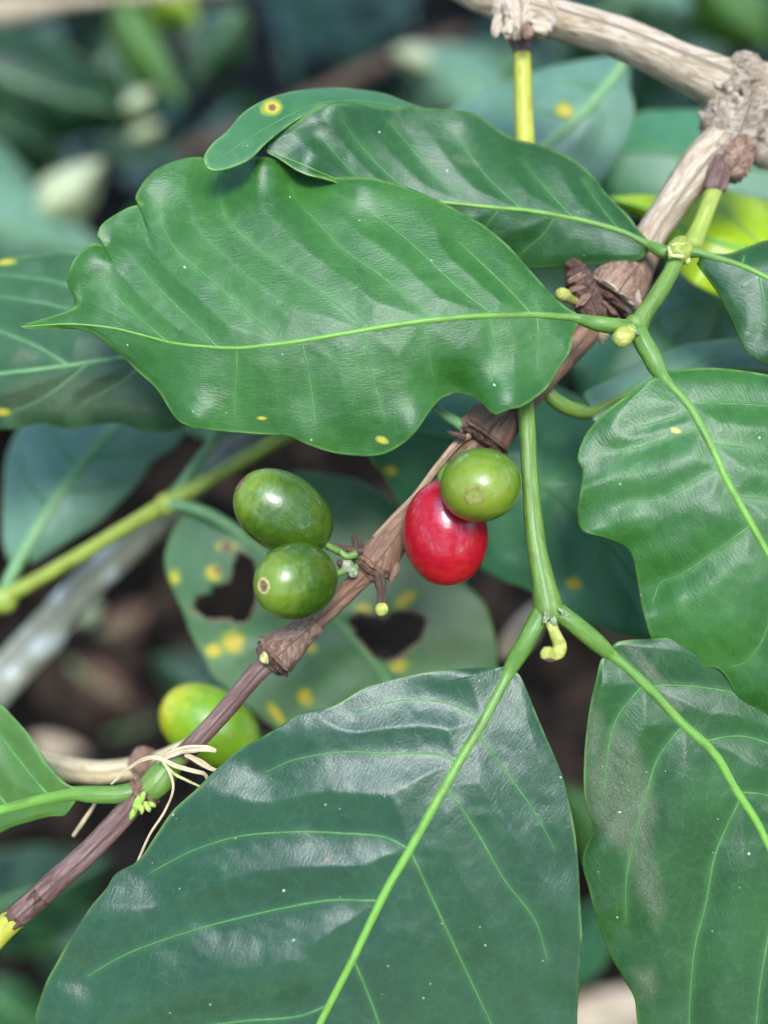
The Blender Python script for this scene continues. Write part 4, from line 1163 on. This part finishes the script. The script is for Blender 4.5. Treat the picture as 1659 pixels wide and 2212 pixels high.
# distant shoot with the eaten leaf
sh4 = empty('leafy_shoot', 360, 1090, 38, 'blurred yellowish shoot with a spotted hole eaten leaf behind the green cherries', 'leafy shoot', 'green leafy side shoots')
tube('stem', [(-60, 1330, 52, 17), (12, 1290, 50, 17), (119, 1231, 47, 16), (278, 1136, 42, 16), (357, 1090, 39, 19), (476, 1022, 37, 16), (607, 945, 34, 17), (720, 880, 32, 17)], M_stem_yg, sh4, seg=16, step=8, rough=0.02, rs=6)
lumps('node', [(362, 1088, 38.5, 25, (1, .9, 1.1), (1, -.5, 0))], M_stem_yg, sh4, 0.08)
lumps('node', [(8, 1296, 50, 30, (1, .9, 1.1), (1, -.5, 0))], M_stem_yg, sh4, 0.08)
leaf('leaf', sh4, [(540, 1170), (567, 1195), (650, 1265), (722, 1335), (780, 1400), (829, 1460), (880, 1540), (930, 1640)],
     [(535, 1182), (480, 1140), (420, 1105), (389, 1118), (361, 1178), (357, 1229), (375, 1275), (398, 1326), (412, 1368), (440, 1419), (459, 1460), (486, 1483), (523, 1516), (579, 1562), (680, 1620), (800, 1660), (930, 1645)],
     [(548, 1160), (560, 1080), (600, 1030), (660, 1018), (713, 1026), (766, 1036), (819, 1063), (861, 1092), (930, 1160), (1004, 1256), (1044, 1301), (1062, 1350), (1072, 1400), (1068, 1470), (1030, 1560), (930, 1635)],
     [36, 37, 38, 40, 42], [40, 40, 39, 40, 44], [38, 44, 42, 40, 43], M_leaf_m, mr=(8, 5), pmat=M_vein_pale, smat=M_vein_dim, seed=17, quilt=.7, qw=40, step=5.5,
     petiole=[(365, 1090, 38, 15), (397, 1092, 37, 13), (456, 1112, 36, 13), (516, 1150, 36, 12), (545, 1174, 36, 10)],
     veins=[[(690, 1302), (610, 1350), (520, 1368), (440, 1395)], [(720, 1335), (650, 1380), (560, 1440), (510, 1490)], [(780, 1400), (710, 1460), (640, 1540)], [(620, 1240), (680, 1180), (720, 1090)], [(700, 1312), (790, 1260), (860, 1170)], [(800, 1425), (900, 1440), (1000, 1420)]],
     vr=3, holes=[[(510, 1197), (528, 1197), (547, 1220), (556, 1257), (551, 1303), (533, 1340), (500, 1340), (435, 1331), (417, 1312), (435, 1285), (468, 1271), (496, 1257), (505, 1229)],
                  [(755, 1345), (774, 1326), (811, 1331), (829, 1335), (862, 1322), (908, 1326), (919, 1345), (908, 1377), (875, 1410), (834, 1428), (806, 1414), (774, 1377)]],
     spots=[(378, 1247, 20), (461, 1238, 24), (505, 1386, 34), (463, 1405, 24), (660, 1507, 24), (596, 1540, 40, 14, 55), (875, 1296, 40, 20, -40), (861, 1437, 32, 18), (787, 1314, 26, 14), (672, 1400, 18), (490, 1180, 34, 15)],
     brown=[(470, 1232, 9), (490, 1182, 13)], stains=[([(700, 1040), (840, 1090), (960, 1200), (1050, 1310), (1060, 1430), (900, 1460), (860, 1300), (740, 1180)], 90, .62)],
     label='spotted leaf with two eaten holes')
leaf('leaf', sh4, [(48, 1200), (119, 1084), (190, 989), (254, 917), (340, 830), (430, 720)],
     [(42, 1205), (20, 1215), (6, 1155), (8, 1056), (20, 970), (80, 870), (180, 770), (320, 700), (428, 718)],
     [(54, 1206), (70, 1216), (139, 1175), (218, 1124), (298, 1044), (329, 997), (385, 957), (440, 860), (432, 726)],
     [50, 54, 60, 66], [52, 62, 68, 70], [52, 58, 62, 68], M_leaf_pale, mr=(14, 8), pmat=M_vein_pale, smat=M_vein_dim, seed=18, quilt=.8, qw=50, step=7,
     petiole=[(10, 1290, 50, 15), (20, 1255, 50, 15), (48, 1200, 51, 14)], veins=[[(140, 1055), (200, 1060), (270, 1040)], [(190, 989), (260, 985), (330, 970)], [(110, 1100), (60, 1040), (40, 980)], [(170, 1015), (120, 950), (100, 890)]], vr=5, label='pale leaf rising from the stem')
leaf('leaf', sh4, [(456, 957), (470, 910), (490, 840), (520, 740)], [(450, 955), (390, 920), (380, 830), (516, 742)], [(462, 955), (560, 910), (600, 820), (524, 742)], [40, 44, 50], [46, 50, 54], [42, 46, 52], M_leaf_pale, mr=(10, 4), pmat=M_vein_pale,
     petiole=[(372, 1075, 39, 13), (415, 1015, 39, 12), (456, 957, 40, 12)], seed=19, quilt=0, step=8)

mb = empty('mossy_branch', 200, 1240, 85, 'thick pale lichen covered branch running blurred behind the yellowish stem', 'branch')
tube('branch_wood', [(-140, 1600, 92, 46), (-20, 1490, 90, 46), (70, 1400, 88, 42), (180, 1270, 85, 38), (300, 1160, 80, 34), (420, 1050, 72, 28), (520, 950, 66, 24), (620, 860, 62, 22)], M_bark_moss, mb, seg=18, step=8, rough=0.09, rs=6, seed=12)

ts = empty('dry_twig', 250, 1660, 14, 'pale tan dry twig lying level behind the green node', 'twig')
tube('twig', [(20, 1640, 26, 24), (110, 1655, 22, 25), (200, 1668, 18, 25), (290, 1660, 16, 24), (350, 1640, 14, 20), (400, 1612, 13, 15), (430, 1600, 13, 10)], M_straw, ts, seg=16, step=5, rough=0.06, rs=4, seed=13)
lumps('node', [(308, 1645, 14, 30, (1, .8, 1.1), (1, -.6, 0))], M_bark_node, ts, 0.2)

# dried fibres caught on the twig
fb = empty('dried_stipule', 380, 1640, -5, 'straw coloured dried fibres caught on the twig above the green node', 'dry fibre')
tube('fibre', [(340, 1650, -4, 3.2), (346, 1640, -5, 5.3), (385, 1622, -5.5, 7.4), (425, 1616, -6, 8.0), (450, 1617, -6, 6.9), (466, 1622, -6, 4.2)], M_straw, fb, seg=14, step=3, rough=0.3, rs=3, flat=0.3)
tube('fibre', [(400, 1630, -5, 4.8), (430, 1645, -5, 6.4), (455, 1660, -5, 4.8), (470, 1664, -5, 2.7)], M_straw, fb, seg=12, step=4, rough=0.25, rs=3, flat=0.4)
tube('fibre', [(240, 1694, -4, 2.1), (275, 1662, -5, 3.2), (310, 1640, -6, 4.2), (340, 1637, -6.5, 4.8), (380, 1655, -6.5, 5.3), (420, 1666, -6.5, 4.8), (441, 1672, -6, 4.2), (450, 1688, -5, 3.7)], M_straw, fb, seg=12, step=4, rough=0.22, rs=3, flat=0.5)
tube('fibre', [(345, 1640, -6, 2.1), (372, 1668, -6.6, 3.2), (400, 1684, -6.5, 3.2), (440, 1703, -6, 2.7)], M_tipwhite, fb, seg=10, step=4, rough=0.2, rs=1.5, flat=0.45)
tube('fibre', [(352, 1645, -6, 2.1), (368, 1672, -6.8, 3.2), (374, 1706, -6.8, 2.7), (356, 1752, -6.4, 2.7), (325, 1800, -6, 2.7), (302, 1850, -5, 2.7), (290, 1880, -5, 1.6)], M_straw, fb, seg=10, step=5, rough=0.2, rs=1.5, flat=0.45)
tube('fibre', [(212, 1724, 3, 2.7), (196, 1751, 4, 4.2), (176, 1780, 4, 4.8), (158, 1806, 5, 3.7)], M_straw, fb, seg=10, step=4, flat=0.5)

# ================================================================== FRUIT
M_red = fruit_material('cherry_red', (0.36, 0.004, 0.013), (0.41, 0.006, 0.016), (0.52, 0.020, 0.016), seed=1, streak=.2, rough=.2)
M_grn = fruit_material('cherry_green', (0.034, 0.084, 0.004), (0.058, 0.120, 0.007), (0.16, 0.24, 0.02), seed=2)
M_grn2 = fruit_material('cherry_light_green', (0.090, 0.175, 0.007), (0.130, 0.225, 0.010), (0.20, 0.26, 0.02), seed=3)
M_lime = fruit_material('cherry_lime', (0.15, 0.30, 0.012), (0.20, 0.36, 0.015), (0.48, 0.47, 0.02), seed=4)


def cherry(x, y, d, ra, rb, dirv, mat, label, scar=(16, 10), scar_mats=(None, None), stalk=None, roll=0.0, flatk=0.94):
    """ra / rb: half length and half width (grid units); dirv: where the calyx end points (right, down, away)"""
    t_ = empty('coffee_cherry', x, y, d, label, 'coffee cherry', 'coffee cherries along the twig')
    C = pt(x, y, d); g = px(d)
    z = dirv[0] * RIGHT - dirv[1] * UP + dirv[2] * FWD; z /= np.linalg.norm(z)
    a = np.cross(z, FWD if abs(z @ FWD) < .9 else UP); a /= np.linalg.norm(a); b = np.cross(z, a)
    nu, nv2 = 48, 64
    th = np.linspace(0, math.pi, nu); ph = np.linspace(0, 2 * math.pi, nv2, endpoint=False)
    T, Ph = np.meshgrid(th, ph, indexing='ij')
    rad = np.sin(T) ** 0.93 * rb * (1 + 0.03 * np.cos(T))
    h = np.cos(T) * ra
    ang = np.abs(T)
    h = h - 3.2 * np.exp(-(ang / 0.17) ** 2)                       # shallow dimple at the calyx
    nz = 1 + 0.022 * vnoise(np.stack([np.cos(Ph) * 1.3, np.sin(Ph) * 1.3, T * 1.2], -1), int(x)) + 0.018 * np.cos(2 * Ph + roll) + 0.006 * vnoise(np.stack([np.cos(Ph) * 3, np.sin(Ph) * 3, T * 2.5], -1), int(y))
    V = (rad * nz * np.cos(Ph))[..., None] * a + (rad * nz * np.sin(Ph) * flatk)[..., None] * b + h[..., None] * z
    V = C + V * g
    uv = np.stack([T * ra * g * 1000, Ph * rb * g * 1000 * 0.5], -1).reshape(-1, 2)
    me = mesh('skin', V.reshape(-1, 3), grid_faces(nu, nv2, True), uv=uv, attrs={'pole': ((1 + np.cos(T)) / 2).reshape(-1) ** 1.5})
    link('skin', me, mat, t_)
    # calyx scar: a raised ring around a sunken disc
    R, r0 = scar
    prof = [(R * 1.0, -1.6), (R * .95, 1.2), (R * .8, 2.4), (R * .62, 1.7), (R * .45, .2), (r0 * .5, -.2), (r0 * .2, 1.6), (.01, 2.2)]
    base = ra - 3.4
    ring_mat = scar_mats[0] or M_scar_tan

    def lathe(nm, pr, m_):
        pr = np.array(pr); k = len(pr); sg = 28
        p2 = np.linspace(0, 2 * math.pi, sg, endpoint=False)
        wob = 1 + 0.10 * vnoise(np.stack([np.cos(p2) * 2, np.sin(p2) * 2, p2 * 0 + x], -1), 4)
        VV = C + g * ((pr[:, 0][:, None] * np.cos(p2) * wob)[..., None] * a + (pr[:, 0][:, None] * np.sin(p2) * wob)[..., None] * b + (base + pr[:, 1] + 0 * pr[:, 0])[:, None, None] * z)
        link(nm, mesh(nm, VV.reshape(-1, 3), grid_faces(k, sg, True), uv=np.zeros((k * sg, 2))), m_, t_)
    lathe('calyx_ring', prof[:4], ring_mat)
    lathe('calyx_scar', prof[3:], scar_mats[1] or M_scar)
    if stalk is not None:
        tube('stalk', stalk, M_stem, t_, seg=12, step=3, rough=0.08, rs=2)
    return t_


cherry(962, 1152, -3.5, 115, 90, (.10, 1.0, .18), M_red, 'ripe red coffee cherry tucked under a light green one', scar=(15, 9), stalk=[(955, 1050, -3, 8), (952, 1030, -1, 8), (962, 1000, 1, 9)], flatk=.92)
cherry(1039, 1047, -10.5, 100, 86, (-.24, .26, -1.0), M_grn2, 'light green cherry facing forward with an olive ring scar above the red one', scar=(23, 13), scar_mats=(M_scar_g, M_scar_g), stalk=[(1060, 1000, -2, 9), (1062, 970, 0, 9), (1058, 940, 1, 9)])
cherry(613, 1108, -3.5, 116, 83, (-.80, -.54, -.25), M_grn, 'dark green oval cherry, upper of the pair at the twig', scar=(20, 16), scar_mats=(M_scar, M_scar), stalk=[(690, 1165, -2, 9), (715, 1182, -2, 8), (745, 1196, -1, 9), (775, 1200, 0, 10)])
cherry(641, 1255, -9.0, 104, 83, (-.62, .06, -.78), M_grn, 'round dark green cherry, lower of the pair, with brown tip scar facing out', scar=(19, 17), stalk=[(700, 1245, -3, 9), (725, 1238, -2, 9), (760, 1228, -1, 9), (785, 1216, 0, 9)], roll=1.0)
cherry(453, 1569, 27, 117, 80, (-.82, -.45, .15), M_lime, 'yellow and lime cherry blurred behind the lower twig', scar=(14, 9), stalk=[(540, 1620, 27, 10), (565, 1640, 27, 10), (600, 1665, 26, 10)])

# ================================================================== FURTHER BACK
def low_plant(x, y, d, label, leaves, stem=None, group='low plants on the ground behind'):
    t_ = empty('low_plant', x, y, d, label, 'plant', group)
    if stem:
        tube('stem', stem, M_stem, t_, seg=10, step=14)
    for i, (b, tp, w, dd, m_) in enumerate(leaves):
        bg_leaf('leaf', t_, b, tp, w, dd, m_, seed=20 + i + int(x) % 37, droop=20, fold=18, veins=3, step=14)
    return t_


low_plant(300, 60, 330, 'low plant with a bright green drooping leaf and two small whitish leaves added as highlights', [((250, -20), (400, 235), 52, (310, 330), M_leaf_k), ((330, -40), (430, 60), 50, (330, 340), M_leaf_lime), ((250, 90), (330, 300), 75, (380, 400), M_leaf_dk), ((520, 20), (420, 200), 70, (400, 420), M_leaf_dk), ((268, 240), (336, 190), 30, (318, 322), M_leaf_white), ((275, 300), (352, 268), 24, (322, 326), M_leaf_white)],  # last two white leaves are painted-in bright highlights
          [(270, -200, 330, 10), (255, -60, 325, 9), (250, 90, 380, 8)])
low_plant(60, 330, 300, 'low plant with a pale yellowed leaf and bluish green leaves', [((60, 470), (225, 345), 62, (280, 290), M_leaf_white), ((-30, 250), (130, 330), 60, (360, 380), M_leaf_dk), ((-120, 420), (240, 560), 110, (260, 300), M_leaf_pale), ((-150, 300), (110, 460), 90, (300, 330), M_leaf_pale)],
          [(-140, 700, 330, 12), (-80, 500, 320, 11), (0, 440, 300, 10)])
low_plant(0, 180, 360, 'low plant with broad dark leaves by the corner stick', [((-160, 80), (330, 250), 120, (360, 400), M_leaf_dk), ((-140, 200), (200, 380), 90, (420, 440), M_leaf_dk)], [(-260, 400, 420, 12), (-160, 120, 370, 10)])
low_plant(950, 150, 380, 'low plant with soft grey green leaves under the upper branch', [((1100, 260), (860, 110), 75, (380, 400), M_leaf_pale), ((1150, 130), (900, 260), 80, (420, 440), M_leaf_i), ((1400, -20), (1180, 130), 90, (420, 440), M_leaf_dk), ((935, 150), (845, 110), 34, (360, 366), M_leaf_white)], [(1200, 420, 440, 12), (1140, 240, 400, 10)])
low_plant(1600, 20, 380, 'low plant with dark olive leaves in the upper corner', [((1800, 30), (1440, 60), 95, (360, 400), M_leaf_dk), ((1500, -70), (1690, 110), 80, (340, 380), M_leaf_k), ((1300, -40), (1520, 20), 60, (420, 440), M_leaf_pale)], [(1760, 300, 420, 12), (1700, 30, 380, 10)])
low_plant(420, 1430, 200, 'low plant with a dark green leaf below the eaten leaf', [((520, 1560), (330, 1420), 80, (180, 220), M_leaf_dk), ((640, 1600), (560, 1720), 60, (180, 220), M_leaf_dk)], [(640, 1700, 240, 8), (520, 1560, 190, 7)])
low_plant(100, 1950, 180, 'low plant with dark teal leaves behind the lower twig', [((-120, 1980), (240, 1850), 120, (170, 220), M_leaf_dk), ((300, 2150), (60, 2010), 110, (200, 250), M_leaf_dk), ((-60, 2120), (160, 2240), 70, (200, 240), M_leaf_i)], [(-160, 2300, 280, 10), (-120, 1980, 180, 8)])
low_plant(1260, 1900, 120, 'low plant with green leaves showing through the gap between the two lower leaves', [((1400, 1980), (1210, 1690), 70, (110, 150), M_leaf_k), ((1150, 2140), (1330, 1920), 70, (90, 140), M_leaf_bg)], [(1420, 2150, 200, 8), (1400, 1980, 120, 7)])

for (b, tp, w, d, m_, lab) in [((1150, 2270), (1430, 2130), 80, 360, M_dead_tan, 'tan fallen leaf on the ground between the two lower leaves'), ((1080, 1420), (1170, 1290), 34, 70, M_dead_tan, 'dry tan leaf hanging beside the hanging stem'),
                               ((150, 1430), (310, 1530), 46, 520, M_dead_red, 'reddish brown fallen leaf beside the lichen covered branch'), ((230, 1590), (380, 1530), 38, 510, M_dead, 'dark curled fallen leaf by the lime cherry'),
                               ((215, 1370), (330, 1300), 34, 540, M_dead_red, 'reddish fallen leaf below the yellowish stem'), ((150, 1330), (215, 1305), 22, 545, M_leaf_white, 'small pale pebble, built leaf-shaped, against the lichen covered branch'),  # the whitish leaf shape stands in for a pale pebble
                               ((60, 1600), (190, 1625), 30, 500, M_dead_tan, 'narrow tan fallen leaf above the dry twig'), ((1160, 1640), (1280, 1560), 40, 500, M_dead_red, 'brown fallen leaf in the gap under the curled bud')]:
    e = empty('fallen_leaf', (b[0] + tp[0]) / 2, (b[1] + tp[1]) / 2, d, lab, 'fallen leaf', 'fallen leaves')
    bg_leaf('blade', e, b, tp, w, (d, d + 10), m_, seed=int(b[0]) % 11, veins=3, step=12, fold=8)

st = empty('fallen_stick', 660, 210, 420, 'dark brown stick lying across the dark gap behind the broad leaf', 'stick')
tube('stick_wood', [(380, 330, 400, 14), (520, 280, 420, 15), (660, 215, 440, 15), (840, 130, 470, 14), (1000, 70, 500, 12)], M_scale, st, seg=12, step=14, rough=0.08, rs=20)
st = empty('fallen_stick', 160, 10, 300, 'pale tan stick at the top edge above the low plants', 'stick')
tube('stick_wood', [(-120, 40, 290, 30), (40, 18, 300, 26), (160, 2, 310, 14), (340, -12, 320, 10), (520, -30, 330, 8)], M_bark, st, seg=14, step=12, rough=0.08, rs=16)
